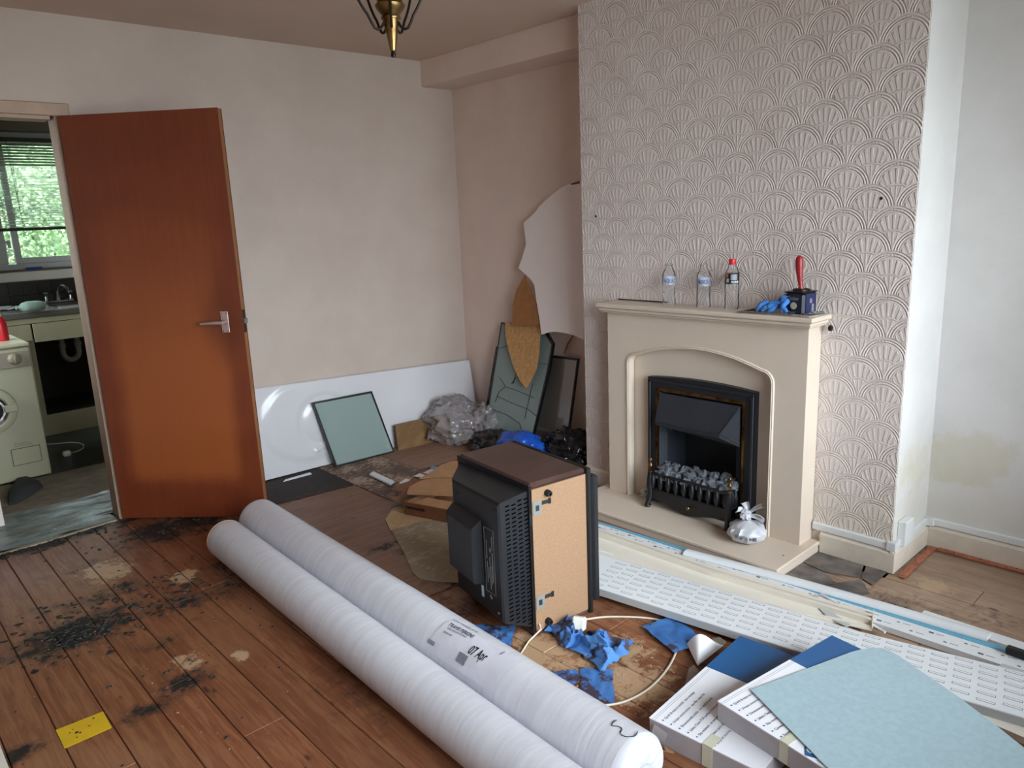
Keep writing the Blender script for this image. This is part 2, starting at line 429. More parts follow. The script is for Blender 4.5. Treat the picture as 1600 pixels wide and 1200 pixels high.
def wallpaper():
    t = Tree('wallpaper_fans'); P = t.pos(); x, y, z = t.xyz(P); rp, cp, R0, tp = .082, .188, .0945, .078
    z = z - .035; j0 = (z/rp).f('FLOOR')
    def cand(k):
        j = j0+k; par = j.f('PINGPONG', 1.0)*.5
        yy = y/cp - par; dy = (yy - yy.f('ROUND'))*cp; dz = z - j*rp
        return dy, dz, (dy*dy+dz*dz).f('SQRT').lt(R0)
    a, b, c = cand(-1), cand(0), cand(1)
    sel = lambda q, u, v: v + q*(u-v)
    dy = sel(a[2], a[0], sel(b[2], b[0], c[0])); dz = sel(a[2], a[1], sel(b[2], b[1], c[1]))
    d = (dy*dy+dz*dz).f('SQRT'); zt = dz+tp; rt = (dy*dy+zt*zt).f('SQRT'); ang = dy.f('ARCTAN2', zt)
    ring = ((d-R0)/.0098*6.2832).f('COSINE')*t.ss(d, .066, .069)*.55 + t.ss(d, R0, R0-.004)*t.ss(d, .084, .090)*.35
    beads = ((ang*78.0).f('COSINE'))*t.ss(d, .072, .075)*t.ss(d, .084, .081)*.22
    outer = t.ss((ang*33.0).f('COSINE'), -.1, .6)*t.ss(rt, .084, .090)*t.ss(d, .063, .058)
    inner = t.ss((ang*24.0).f('COSINE'), .0, .7)*t.ss(rt, .078, .070)*t.ss(rt, .012, .03)*t.ss(d, .072, .066)
    arch = t.ss((rt-.081).f('ABSOLUTE'), .0035, .001)*t.ss(d, .063, .058)*.6
    h = ring + beads + outer + inner*.9 + arch
    worn = t.ss(t.noise(P, 2.2, 3, .5), .30, .50)*.45+.55
    n = t.noise(P, 3, 4, .6)
    damp = t.ss(z+(n-.5)*.6, .42, .05)*t.ss(y, -2.5, -2.85)
    col = t.mix(t.ss(n, .3, .7), s2l((216, 203, 199)), s2l((224, 212, 208)))
    col = t.mix(damp*.35, col, s2l((206, 200, 172)))
    t.set(col=col, rough=.62, spec=.4); t.bump(h*worn+t.noise(P, 160, 2)*.25, .85, .0030); M['wallpaper_fans'] = t.m
wallpaper()
def alcove_paint():
    t = Tree('alcove_paint'); P = t.pos(); x, y, z = t.xyz(P); n = t.noise(P, 3.5, 5, .6)
    col = t.mix(t.ss(n, .3, .7), s2l((214, 210, 209)), s2l((221, 218, 217)))
    dy = (y+3.24)/.17; dz = (z-.41+(y+3.2)*.25)/.12; d = (dy*dy+dz*dz).f('SQRT')
    n2 = t.noise(P, 11, 5, .65); q_ = d+(n-.5)*1.8+(n2-.5)*1.2; m = t.ss(q_, 1.05, .80); e = t.ss(q_, 1.12, 1.0)
    col = t.mix(m*.20+e*.16, col, s2l((200, 190, 150)))
    low = t.ss(z+(n-.5)*.5, .45, .12)*t.ss(y, -3.6, -3.1); col = t.mix(low*.25, col, s2l((206, 200, 170)))
    t.set(col=col, rough=.6); t.bump(t.noise(P, 60, 4)+t.noise(P, 9, 3)*1.5, .15, .004); M['alcove_paint'] = t.m
alcove_paint()
def back_paint():
    t = Tree('back_paint'); P = t.pos(); n = t.noise(P, 2.5, 5, .6)
    col = t.mix(t.ss(n, .3, .7), s2l((194, 177, 168)), s2l((202, 187, 178)))
    t.set(col=col, rough=.7); t.bump(t.noise(P, 90, 4)*.6+t.noise(P, 7, 3), .10, .004); M['back_paint'] = t.m
back_paint()
def thin(name, tint, trans, rough=.04, ior=1.5, milky=0.0, mrgb=(230, 235, 240)):
    """thin clear sheet: passes light with a tint, reflects by Fresnel"""
    m = bpy.data.materials.new(name); m.use_nodes = True; nt = m.node_tree; nt.nodes.clear()
    out = nt.nodes.new('ShaderNodeOutputMaterial'); tr = nt.nodes.new('ShaderNodeBsdfTransparent'); tr.inputs[0].default_value = (*tint, 1)
    gl = nt.nodes.new('ShaderNodeBsdfGlossy'); gl.inputs['Roughness'].default_value = rough
    fr = nt.nodes.new('ShaderNodeFresnel'); fr.inputs[0].default_value = ior
    df = nt.nodes.new('ShaderNodeBsdfDiffuse'); df.inputs[0].default_value = (*s2l(mrgb), 1)
    a = nt.nodes.new('ShaderNodeMixShader'); a.inputs[0].default_value = milky; nt.links.new(tr.outputs[0], a.inputs[1]); nt.links.new(df.outputs[0], a.inputs[2])
    b = nt.nodes.new('ShaderNodeMixShader'); nt.links.new(fr.outputs[0], b.inputs[0]); nt.links.new(a.outputs[0], b.inputs[1]); nt.links.new(gl.outputs[0], b.inputs[2])
    nt.links.new(b.outputs[0], out.inputs[0]); M[name] = m; return m
thin('window_glass', (.97, .99, .98), 1)
thin('unit_glass', (.93, .965, .955), 1, .03, 1.5, .42, (186, 204, 202))
thin('unit_glass_clear', (.975, .985, .98), 1, .0, 1.35, .08, (200, 206, 204))
thin('pet_clear', (.998, .998, 1.0), 1, .10, 1.17, .035)
thin('bag_clear', (.985, .975, .98), 1, .14, 1.6, .24, (236, 226, 230))
def foil():
    t = Tree('foil_sheet'); P = t.pos(); n = t.noise(t.scl(P, (1, 2, 1)), 5, 6, .65, .8)
    t.set(col=t.mix(t.ss(n, .38, .62), s2l((84, 86, 80)), s2l((128, 142, 144))), rough=.32, metal=.15, spec=.6); t.bump(n, .6, .02); M['foil_sheet'] = t.m
foil()
def wrap():
    t = Tree('roll_wrap'); O = t.obj(); x, y, z = t.xyz(O)
    n = t.noise(t.scl(O, (2, 26, 2)), 2.2, 5, .6, .5); f = t.noise(t.scl(O, (10, 60, 10)), 3, 3, .5, .2); k = t.noise(t.scl(O, (6, 22, 6)), 3.5, 4, .7, 1.2)
    c = t.mix(t.ss(n, .25, .75), s2l((198, 197, 206)), s2l((213, 213, 222)))
    t.set(col=c, rough=.34, spec=.45); t.bump(n*.7+f*.35+k*(t.ss(y, .35, .85)*1.5+.05), .32, .0055); M['roll_wrap'] = t.m
wrap()
def stained_blue():
    t = Tree('towel_blue'); P = t.pos(); n = t.noise(P, 17, 6, .7); g = t.noise(P, 140, 2)
    c = t.mix(t.ss(t.noise(P, 6, 3), .3, .7), s2l((48, 98, 162)), s2l((74, 126, 190)))
    c = t.mix(t.ss(n+(t.noise(P, 5, 2)-.5)*.5, .50, .58)*.92, c, s2l((60, 38, 44))); t.set(col=c, rough=.75); t.bump(g, .2, .001); M['towel_blue'] = t.m
stained_blue()
def leafmat():
    t = Tree('hedge_leaf'); P = t.pos(); n = t.noise(P, 2.5, 5, .7)
    c = t.mix(t.ss(n, .3, .7), s2l((34, 58, 34)), s2l((92, 122, 72))); c = t.mix(t.ss(t.noise(P, .9, 3), .55, .68)*.6, c, s2l((74, 64, 62)))
    t.set(col=c, rough=.6); M['hedge_leaf'] = t.m
leafmat()

# ---------------------------------------------------------------- room shell
Lx, Fy, T = -3.72, -4.65, .11
W1, W2 = -1.464, -3.085
b = MB(); b.box((Lx-.1, -T*0, 0), (-3.132, T, H)); b.box((-2.370, 0, 0), (.1, T, H)); b.box((-3.132, 0, 2.005), (-2.370, T, H)); struct('wall_back', b, 'back_paint')
b = MB(); b.box((0, 0, -.02), (.12, W1, H)); struct('wall_right', b, 'wall_soft')
b = MB(); b.box((0, W2, -.02), (.12, Fy-.1, H)); struct('wall_alcove', b, 'alcove_paint')
# chimney breast with the opening behind the fire
OY0, OY1, OZ0, OZ1 = -2.02, -2.44, .07, .60
b = MB()
b.box((HB, W1, -.02), (.12, OY0, H)); b.box((HB, OY1, -.02), (.12, W2+.003, H)); b.box((HB, OY0, OZ1), (.12, OY1, H)); b.box((HB, OY0, -.02), (.12, OY1, OZ0)); b.box((-.12, OY0, OZ0), (.12, OY1, OZ1))
wc = struct('wall_chimney', b, 'wallpaper_fans')
b = MB(); b.box((HB+.004, W2, 0), (.0, W2+.003, H)); b.build('side_plaster', 'alcove_paint', wc)
for q in ((1377, 310), (931, 338)):
    c = U(*q, 'x', HB); b = MB(); b.lathe([(.006, 0), (.006, .002), (.0035, .003), (.003, .0015)], c, 10, (-1, 0, 0)); o = b.build('wall_plug', 'ink', wc)
b = MB(); b.box((Lx-.1, Fy, 0), (Lx, T, H)); struct('wall_left', b, 'wall_white')
WX0, WX1, WZ0, WZ1 = -3.15, -.46, .48, 2.30
b = MB(); b.box((Lx, Fy-.2, 0), (WX0, Fy, H)); b.box((WX1, Fy-.2, 0), (.12, Fy, H)); b.box((WX0, Fy-.2, 0), (WX1, Fy, WZ0)); b.box((WX0, Fy-.2, WZ1), (WX1, Fy, H)); struct('wall_front', b, 'wall_white')
def window(name, x0, x1, z0, z1, y, mull, transom=None, out=-1):
    b = MB(); f = .05
    for a_, c_ in (((x0, z0), (x1, z0+f)), ((x0, z1-f), (x1, z1)), ((x0, z0+f), (x0+f, z1-f)), ((x1-f, z0+f), (x1, z1-f))): b.box((a_[0], y-.03, a_[1]), (c_[0], y+.03, c_[1]), .006)
    for m_ in mull: b.box((m_-.035, y-.028, z0+f), (m_+.035, y+.028, z1-f), .006)
    w_ = struct(name, b, 'upvc')
    xs = [x0+f] + [v for m_ in mull for v in (m_-.035, m_+.035)] + [x1-f]
    for i in range(0, len(xs), 2):
        b = MB(); b.box((xs[i], y-.003, z0+f), (xs[i+1], y+.003, z1-f)); b.build('pane', 'window_glass', w_)
    return w_
window('window_1', WX0, WX1, WZ0, WZ1, Fy-.10, (-1.70,))
b = MB(); b.box((WX0-.04, Fy-.07, WZ0-.03), (WX1+.04, Fy+.14, WZ0), .008); struct('trim_1', b, 'gloss_white')
b = MB(); b.box((Lx-.1, Fy-.2, H), (.12, T, H+.1)); struct('ceiling', b, 'ceiling_white')
b = MB(); b.box((-.248, 0, H-.157), (0, W1, H), .003); struct('trim_2', b, 'wall_soft')
# doorway lining and architrave
b = MB(); b.box((-2.382, -.002, 0), (-2.370, T, 2.005)); b.box((-3.160, -.002, 0), (-3.132, T, 2.005)); b.box((-3.132, -.002, 1.985), (-2.398, T, 2.012)); dl = struct('trim_3', b, 'lining_pink')
b = MB(); b.box((-3.20, -.018, 2.000), (-2.315, 0, 2.058), .004); b.build('head_architrave', 'lining_pink', dl)
b = MB(); b.box((-2.366, -.016, 0), (-2.315, 0, 2.0), .004); b.build('side_architrave', 'lining_pink', dl)
b = MB(); b.box((-3.20, -.016, 0), (-3.145, 0, 2.0), .004); b.build('side_architrave', 'lining_pink', dl)

# ---------------------------------------------------------------- floor: base, boards, tiles
b = MB(); b.box((Lx-.1, Fy-.2, -.12), (.12, .0, -.024)); fl = struct('floor', b, 'floor_void')
PW = .1305; k = 0; x = Lx-.02
x = -3.037 - PW*6
regions = []
while x < .0:
    x1 = min(x+PW, 0.0); y0, y1 = Fy, 0.0
    # board ends
    cuts = [y1]; rr = random.Random(int((x+9)*1000))
    yy = y1 - rr.uniform(.5, 2.6)
    while yy > y0+.4: cuts.append(yy); yy -= rr.uniform(1.6, 2.8)
    if x > -.96: cuts = [y1, -2.61] + [c_ for c_ in cuts if c_ < -2.9]
    cuts.append(y0)
    for i in range(len(cuts)-1):
        a, c = cuts[i]-.0008, cuts[i+1]+.0008
        X0, X1 = x+.0014, x1-.0014
        segs = [(a, c)]
        if x1 > HB-.0 : segs = [s_ for s_ in ((min(a, W2-.002), c),) if s_[0]-s_[1] > .05] + ([(a, max(c, W1))] if a > W1 else [])
        for (s0, s1) in segs:
            if s0-s1 < .03: continue
            dz = rr.uniform(-.0012, .0012); b = MB(); b.box((X0, s1, -.022), (X1, s0, dz), .0022)
            mname = 'floor_grey' if (x > -.96 and s0 < -2.6) else 'floor_pine'
            b.build('floorboard', mname, fl, smooth=False)
    x += PW
for poly, mt in (([(-1.60, -.005), (-1.272, -.005), (-1.282, -.505), (-1.90, -.43), (-1.90, -.02)], 'vinyl_slate'),
                 ([(-1.266, -.005), (-.885, -.005), (-.880, -.585), (-1.280, -.89), (-1.276, -.51)], 'vinyl_scraped'),
                 ([(-.880, -.005), (-.385, -.005), (-.39, -.60), (-.875, -.58)], 'vinyl_brown'),
                 ([(-.385, -.005), (-.005, -.005), (-.005, -.60), (-.385, -.60)], 'vinyl_brown')):
    b = MB(); b.prism([(p[0], p[1], .0022) for p in poly], (0, 0, .0025)); b.build('vinyl_tile', mt, fl)
b = MB(); b.prism([(p[0], p[1], .0022) for p in ((-1.92, -.455), (-1.295, -.53), (-1.285, -.92), (-1.36, -1.25), (-1.42, -1.68), (-1.66, -1.88), (-2.06, -1.83))], (0, 0, .003)); b.build('hardboard_sheet', 'hardboard_dirty', fl)
# stone slabs of the old hearth
for i, poly in enumerate(([(-.386, -2.80), (-.52, -2.80), (-.545, -2.90), (-.50, -3.02), (-.386, -2.99)], [(-.53, -2.80), (-.72, -2.80), (-.74, -2.93), (-.60, -2.97), (-.552, -2.90)],
                          [(-.386, -3.0), (-.50, -3.03), (-.53, -3.085), (-.375, -3.08)], [(-.60, -2.98), (-.74, -2.94), (-.76, -3.04), (-.60, -3.10), (-.545, -3.06), (-.515, -3.03)])):
    b = MB(); b.prism([(p[0], p[1], .0022) for p in poly], (0, 0, .0028)); b.build('hearth_stone', 'slate_stone', fl)

# skirting and mini trunking
def skirt(name, a, c, h=.095, t=.018, nrm=(-1, 0), cap=True):
    a = V((*a, 0)); c = V((*c, 0)); n = V((*nrm, 0)); prof = [(0, .003), (t, .003), (t, h-.012), (t*.45, h), (0, h)]
    b = MB(); P = [a+n*p[0]+V((0, 0, p[1])) for p in prof]; b.prism(P, c-a); return struct(name, b, 'skirting_cream')
skirt('baseboard_chimney', (HB-.0005, -2.80), (HB-.0005, W2-.018))
skirt('baseboard_return', (HB-.018, W2-.0005), (-.0, W2-.0005), nrm=(0, -1))
skirt('baseboard_alcove', (-.0005, W2-.019), (-.0005, Fy+.02))
skirt('baseboard_chimney_left', (HB-.0005, W1), (HB-.0005, -1.70))
skirt('baseboard_right', (-.0005, -.02), (-.0005, W1), h=.1)
skirt('baseboard_back', (-2.31, -.0005), (-.02, -.0005), nrm=(0, -1))
def trunk(p0, p1, root, n, h0=.100, h1=.128, t=.016):
    b = MB(); a = V((*p0, 0)); c = V((*p1, 0)); n = V((*n, 0)); P = [a+n*q[0]+V((0, 0, q[1])) for q in ((0.0006, h0), (t, h0), (t, h1-.003), (t-.003, h1), (0.0006, h1))]; b.prism(P, c-a); return b.build('trunking_run', 'trunking_white', root)
tr = thing('cable_trunking', (HB, W2, .1), 'white mini cable trunking and junction box above the skirting right of the fireplace', 'trunking')
trunk((HB, -2.765), (HB, W2-.012), tr, (-1, 0)); trunk((HB-.010, W2), (-.0, W2), tr, (0, -1)); trunk((0, W2-.012), (0, Fy+.02), tr, (-1, 0))
b = MB(); b.prism([(HB-.019, W2-.019, .097), (HB+.02, W2-.019, .097), (HB+.02, W2-.0006, .097), (HB-.0006, W2-.0006, .097), (HB-.0006, W2+.014, .097), (HB-.019, W2+.014, .097)], (0, 0, .034)); b.build('corner_cover', 'trunking_white', tr)
b = MB(); b.box((-.032, W2-.040, .097), (-.0006, W2-.0006, .131), .002); b.build('corner_cover', 'trunking_white', tr)
b = MB(); b.box((HB+.125, W2-.034, .100), (HB+.045, W2-.0006, .205), .003); b.build('junction_box', 'trunking_white', tr)
# gripper strips along the alcove skirting
def strip(p0, p1, w, h, name, mt, label, cat, group=None):
    a = V(p0); c = V(p1); d = (c-a).normalized(); n = d.cross(V((0, 0, 1)))*w*.5
    b = MB(); b.prism([a-n, a+n, a+n+V((0, 0, h)), a-n+V((0, 0, h))], c-a); return solo(b, name, mt, (a+c)/2, label, cat, group)
g1 = thing('carpet_gripper', (-.2, W2-.035, 0), 'orange-brown carpet gripper strip on the floor along the side of the chimney breast', 'gripper strip', 'carpet gripper strips')
b = MB(); b.prism([(HB-.03, W2-.040, .003), (HB-.03, W2-.066, .003), (-.03, W2-.060, .003), (-.03, W2-.034, .003)], (0, 0, .006)); b.build('wood_strip', 'gripper_orange', g1)
g2 = thing('carpet_gripper', (-.03, -3.8, 0), 'orange-brown carpet gripper strip on the floor along the alcove wall skirting', 'gripper strip', 'carpet gripper strips')
b = MB(); b.prism([(-.022, W2-.07, .003), (-.050, W2-.07, .003), (-.050, Fy+.03, .003), (-.022, Fy+.03, .003)], (0, 0, .006)); b.build('wood_strip', 'gripper_orange', g2)
rr = random.Random(3)
b = MB()
for i in range(14): q = V((HB-.02+.34*i/14, W2-.052+rr.uniform(-.008, .008)+.006*i/14, .009)); b.lathe([(.0018, 0), (.0003, .005)], q, 5)
o = b.build('tacks', 'dark_metal', g1); o['kind'] = 'stuff'
b = MB()
for i in range(44): q = V((-.036+rr.uniform(-.009, .009), W2-.1-1.4*i/44, .009)); b.lathe([(.0018, 0), (.0003, .005)], q, 5)
o = b.build('tacks', 'dark_metal', g2); o['kind'] = 'stuff'

# ---------------------------------------------------------------- door leaf
def rotT(loc, ang): return Matrix.Translation(V(loc)) @ Matrix.Rotation(ang, 4, 'Z')
DA = -.8111; DT = rotT((-2.372, -.034, 0), DA)
door = bpy.data.objects.new('door_1', None); COL.objects.link(door); door.location = (-2.372, -.034, .012); door.rotation_euler = (0, 0, DA); door['kind'] = 'structure'
def dbuild(mb, name, mat, parent, smooth=None):
    """part built in the leaf's own axes (x along the leaf, y through it, z up)"""
    me_o = mb.build(name, mat, None, (0, 0, 0), smooth); me_o.parent = parent; return me_o
b = MB(); b.box((.004, .0015, .0), (.760, .0385, 1.985)); leaf = dbuild(b, 'door_core', 'door_edge', door)
b = MB(); b.box((.001, -.0015, .0), (.7625, .0015, 1.986)); b.box((.001, .0385, 0), (.7625, .0415, 1.986)); dbuild(b, 'veneer_face', 'door_veneer', door)
hx, hz = .675, 1.005
hd = MB(); hd.box((hx-.019, -.0065, hz-.052), (hx+.019, -.0015, hz+.052), .002); ho = dbuild(hd, 'handle_plate', 'satin_metal', door)
b = MB(); b.lathe([(.012, 0), (.012, .012), (.009, .016), (.009, .036)], (hx, -.0065, hz), 14, (0, -1, 0)); b.tube([(hx+.004, -.042, hz), (hx-.02, -.044, hz+.001), (hx-.06, -.045, hz), (hx-.105, -.042, hz-.002)], [.0095, .0095, .0080, .006], 10)
dbuild(b, 'lever', 'satin_metal', ho, True)
b = MB()
for sx in (-1, 1):
    for sz in (-1, 1): b.lathe([(.0028, 0), (.0022, .0012)], (hx+sx*.012, -.0065, hz+sz*.043), 8, (0, -1, 0))
dbuild(b, 'screws', 'dark_metal', ho)
b = MB(); b.box((.7602, .008, hz-.055), (.7632, .032, hz+.055), .001); lp = dbuild(b, 'latch_plate', 'dark_metal', door)
b = MB(); b.prism([(.7632, .012, hz-.012), (.776, .026, hz-.012), (.7632, .026, hz-.012)], (0, 0, .024)); dbuild(b, 'latch_bolt', 'chrome', lp)
for z in (.22, .99, 1.76):
    b = MB(); b.lathe([(.007, 0), (.007, .09)], (-.002, .042, z), 10); dbuild(b, 'hinge', 'dark_metal', door)

# ---------------------------------------------------------------- kitchen beyond the doorway
KY, KX0, KX1 = 2.95, -3.45, -.95
kwz0 = U(60, 421, 'y', KY)[2]; kwz1 = U(40, 204, 'y', KY)[2]
KW0, KW1 = -3.10, -1.10
b = MB(); b.box((KX0-.1, KY, -.02), (KX1+.1, KY+.26, kwz0)); b.box((KX0-.1, KY, kwz1), (KX1+.1, KY+.26, H)); b.box((KX0-.1, KY, kwz0), (KW0, KY+.26, kwz1)); b.box((KW1, KY, kwz0), (KX1+.1, KY+.26, kwz1))
kw = struct('wall_kitchen_window', b, 'kitchen_paint')
b = MB(); b.box((KX0-.1, T, -.02), (KX0, .55, H)); b.box((KX0-.1, 2.05, -.02), (KX0, KY, H)); b.box((KX0-.1, .55, -.02), (KX0, 2.05, .95)); b.box((KX0-.1, .55, 2.15), (KX0, 2.05, H)); struct('wall_kitchen_left', b, 'kitchen_paint')
b = MB()
for a_, c_ in (((.55, .95), (2.05, 1.0)), ((.55, 2.10), (2.05, 2.15)), ((.55, 1.0), (.60, 2.10)), ((2.0, 1.0), (2.05, 2.10)), ((1.27, 1.0), (1.33, 2.10))): b.box((KX0-.08, a_[0], a_[1]), (KX0-.02, c_[0], c_[1]), .005)
w3 = struct('window_3', b, 'upvc'); b = MB(); b.box((KX0-.053, .6, 1.0), (KX0-.047, 2.0, 2.1)); b.build('pane', 'window_glass', w3)
b = MB(); b.box((KX1, T, -.02), (KX1+.1, KY, H)); struct('wall_kitchen_right', b, 'kitchen_paint')
b = MB(); b.box((KX0-.1, T+.0, H), (KX1+.1, KY+.3, H+.1)); struct('ceiling_kitchen', b, 'kitchen_paint')
b = MB(); b.box((KX0-.1, 0.0, -.12), (KX1+.1, KY, -.004)); kf = struct('floor_kitchen', b, 'kit_lino')
b = MB(); b.prism([(-3.132, .50, -.004), (-3.4, .50, -.004), (-3.4, 1.14, -.004), (-1.3, 1.14, -.004), (-1.3, .56, -.004), (-2.0, .52, -.004)], (0, 0, .007)); b.build('board_underlay', 'kit_board', kf)
b = MB(); rr = random.Random(5)
b.grid(lambda u, v: V((-3.131+(.732 if v < .24 else 1.25)*u, -.012+.54*v+.02*sin(u*9), .004+.012*max(0, noise.noise(V((u*5, v*4, 3))))+.010*max(0, noise.noise(V((u*2+4, v*11+u*5, 1))))*(1 if u > .4 else .3))), 44, 30)
b.build('foil_membrane', 'foil_sheet', kf, smooth=True)
b = MB(); b.prism([(-3.13, -.050, -.002), (-2.40, .000, -.002), (-2.40, -.014, -.002), (-2.7, -.045, -.002), (-3.13, -.062, -.002)], (0, 0, .008)); b.build('threshold_edge', 'concrete_cream', kf)
wk = window('window_2', KW0, KW1, kwz0, kwz1, KY+.16, (U(4, 380, 'y', KY+.16)[0]-.02, -1.45))
# opening sash inside the frame, with its handle
sx = U(17, 370, 'y', KY+.15)[0]; b = MB(); za, zb = kwz0+.05, kwz1-.05
for p_ in (((sx, za), (sx+.045, zb)), ((-1.52, za), (-1.485, zb)), ((sx+.045, za), (-1.52, za+.045)), ((sx+.045, zb-.045), (-1.52, zb))): b.box((p_[0][0], KY+.115, p_[0][1]), (p_[1][0], KY+.155, p_[1][1]), .005)
sash = b.build('sash', 'upvc', wk)
hc = U(14, 382, 'y', KY+.11); b = MB(); b.box((hc.x-.012, KY+.10, hc.z-.03), (hc.x+.012, KY+.115, hc.z+.03), .004); b.tube([(hc.x, KY+.095, hc.z+.012), (hc.x-.01, KY+.085, hc.z+.010), (hc.x-.05, KY+.085, hc.z+.03)], [.009, .009, .007], 8); b.build('window_handle', 'upvc', wk, smooth=True)
s0 = U(60, 438, 'y', KY-.05)[2]; s1 = U(60, 423.5, 'y', KY-.05)[2]
b = MB(); b.box((KX0, KY-.05, s0), (KX1, KY+.13, s1), .006); struct('trim_4', b, 'gloss_white')
# dark wall tiles behind the sink
tz = .905; n = 0
for i in range(24):
    for j in range(3):
        zt0, zt1 = tz+.001+j*.1, min(tz+.099+j*.1, s0-.002)
        if zt1-zt0 < .02: continue
        b = MB(); x_ = KX0+.03+i*.1; b.box((x_+.001, KY-.008, zt0), (x_+.099, KY-.0005, zt1), .001); b.build('wall_tile', 'tile_dark', kw)
# venetian blind
bz0 = U(60, 357, 'y', KY+.03)[2]; bz1 = U(60, 222, 'y', KY+.03)[2]
bl = thing('venetian_blind', (-2.0, KY+.04, bz0), 'pale metal venetian blind half lowered over the kitchen window', 'blind')
b = MB(); b.box((-3.0, KY+.015, bz1-.005), (-1.12, KY+.05, bz1+.028), .002); b.build('head_rail', 'blind_dark', bl)
b = MB(); b.box((-3.0, KY+.02, bz0-.014), (-1.12, KY+.045, bz0+.010), .003); b.build('bottom_rail', 'blind_dark', bl)
ns = 30; me0 = None; ptch = (bz1-bz0-.02)/ns
for i in range(ns):
    z = bz0+.018+i*ptch; tl = .0035 if i < 22 else .0085
    if me0 is None or i == 22:
        b = MB(); b.prism([(-2.99, KY+.0435, z+tl), (-2.99, KY+.032, z+.0015), (-2.99, KY+.0205, z-tl), (-2.99, KY+.0205, z-tl-.0008), (-2.99, KY+.032, z+.0007), (-2.99, KY+.0435, z+tl-.0008)], (1.86, 0, 0))
        o = b.build('slat', 'blind_slat', bl); me0 = (o, z)
    else:
        o = me0[0].copy(); COL.objects.link(o); o.location = (me0[0].location.x, me0[0].location.y, me0[0].location.z + z-me0[1])
for x_ in (U(33, 330, 'y', KY+.02)[0], U(7, 340, 'y', KY+.02)[0], -1.4):
    b = MB(); b.tube([(x_, KY+.019, bz0), (x_, KY+.019, bz1)], .0012, 5); b.tube([(x_, KY+.046, bz0), (x_, KY+.046, bz1)], .0012, 5); b.build('ladder_cord', 'blind_slat', bl)
b = MB(); b.tube([U(9, 222, 'y', KY+.01), U(33, 338, 'y', KY+.01)], .0022, 6); b.build('tilt_wand', 'blind_dark', bl)
# sink worktop and its cupboards
cy0 = 2.22; ct = U(133, 480, 'y', cy0)[2]; ce = U(133, 488, 'y', cy0)[2]; cr = U(133, 497, 'y', cy0)[2]; cd = U(140, 525, 'y', cy0)[2]
wt = thing('sink_worktop', (-2.1, 2.5, ce), 'stainless steel sink top with dark front edge below the kitchen window', 'worktop')
b = MB(); b.box((KX0+.01, cy0-.01, ce), (KX1-.01, KY-.01, ct), .003); b.build('front_edge', 'worktop_edge', wt)
b = MB(); x0_, x1_ = -2.0, -1.45
b.box((KX0+.012, cy0-.006, ct), (KX1-.012, cy0+.06, ct+.003)); b.box((KX0+.012, KY-.12, ct), (KX1-.012, KY-.012, ct+.003)); b.box((KX0+.012, cy0+.06, ct), (x0_, KY-.12, ct+.003)); b.box((x1_, cy0+.06, ct), (KX1-.012, KY-.12, ct+.003))
b.build('steel_top', 'worktop_steel', wt)
b = MB()
for i in range(9): b.box((-2.75+.06*i, cy0+.08, ct+.003), (-2.745+.06*i, KY-.16, ct+.0055), .001)
b.build('drainer_ribs', 'worktop_steel', wt)
ku = thing('sink_cupboard', (-2.1, 2.4, 0), 'open cream cupboard carcass beneath the sink, dark inside', 'cupboard')
b = MB(); b.box((KX0+.01, cy0+.004, cr+.002), (KX1-.01, cy0+.022, ce-.001)); b.build('top_rail', 'cabinet_cream', ku)
lx = U(52, 530, 'y', cy0)[0]
b = MB(); b.box((lx+.01, cy0, cd), (KX1-.01, cy0+.018, cr-.003), .002); b.build('false_drawer_front', 'cabinet_cream', ku)
b = MB(); b.box((KX0+.01, cy0, .72), (lx-.004, cy0+.018, cr-.003), .002); b.build('drawer_front', 'cabinet_cream', ku)
b = MB(); b.box((lx-.030, cy0+.018, .12), (lx+.004, KY-.02, cr-.004)); b.build('end_panel', 'cabinet_cream', ku)
b = MB(); b.box((KX0+.01, cy0, .14), (lx-.03, cy0+.018, .715), .002); b.build('cupboard_door', 'cabinet_cream', ku)
pz1 = U(120, 641, 'y', cy0+.02)[2]; pz0 = U(120, 662, 'y', cy0+.02)[2]
b = MB(); b.box((KX0+.01, cy0+.03, -.004), (KX1-.01, cy0+.045, pz1), .001); b.build('plinth', 'cabinet_cream', ku)
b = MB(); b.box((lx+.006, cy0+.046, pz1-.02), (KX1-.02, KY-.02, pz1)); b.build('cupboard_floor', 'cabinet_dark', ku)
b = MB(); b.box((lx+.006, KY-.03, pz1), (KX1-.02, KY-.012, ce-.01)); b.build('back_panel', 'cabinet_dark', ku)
wp = U(108, 532, 'y', 2.5); b = MB(); r_ = .021; pts = []
for i in range(12): a = pi + pi*i/11; pts.append((wp.x+.055*cos(a), 2.5, wp.z-.09+.055*sin(a)*1.1))
b.tube([(wp.x-.055, 2.5, wp.z+.10), (wp.x-.055, 2.5, wp.z-.05)] + pts + [(wp.x+.055, 2.5, wp.z+.03)], r_, 12)
b.lathe([(.027, 0), (.027, .03)], (wp.x-.055, 2.5, wp.z-.05), 14); b.lathe([(.027, 0), (.027, .03)], (wp.x+.055, 2.5, wp.z-.04), 14)
solo(b, 'waste_pipe', 'sink_pipe', (wp.x, 2.5, wp.z), 'white U-bend waste pipe hanging under the sink', 'pipe', smooth=True)
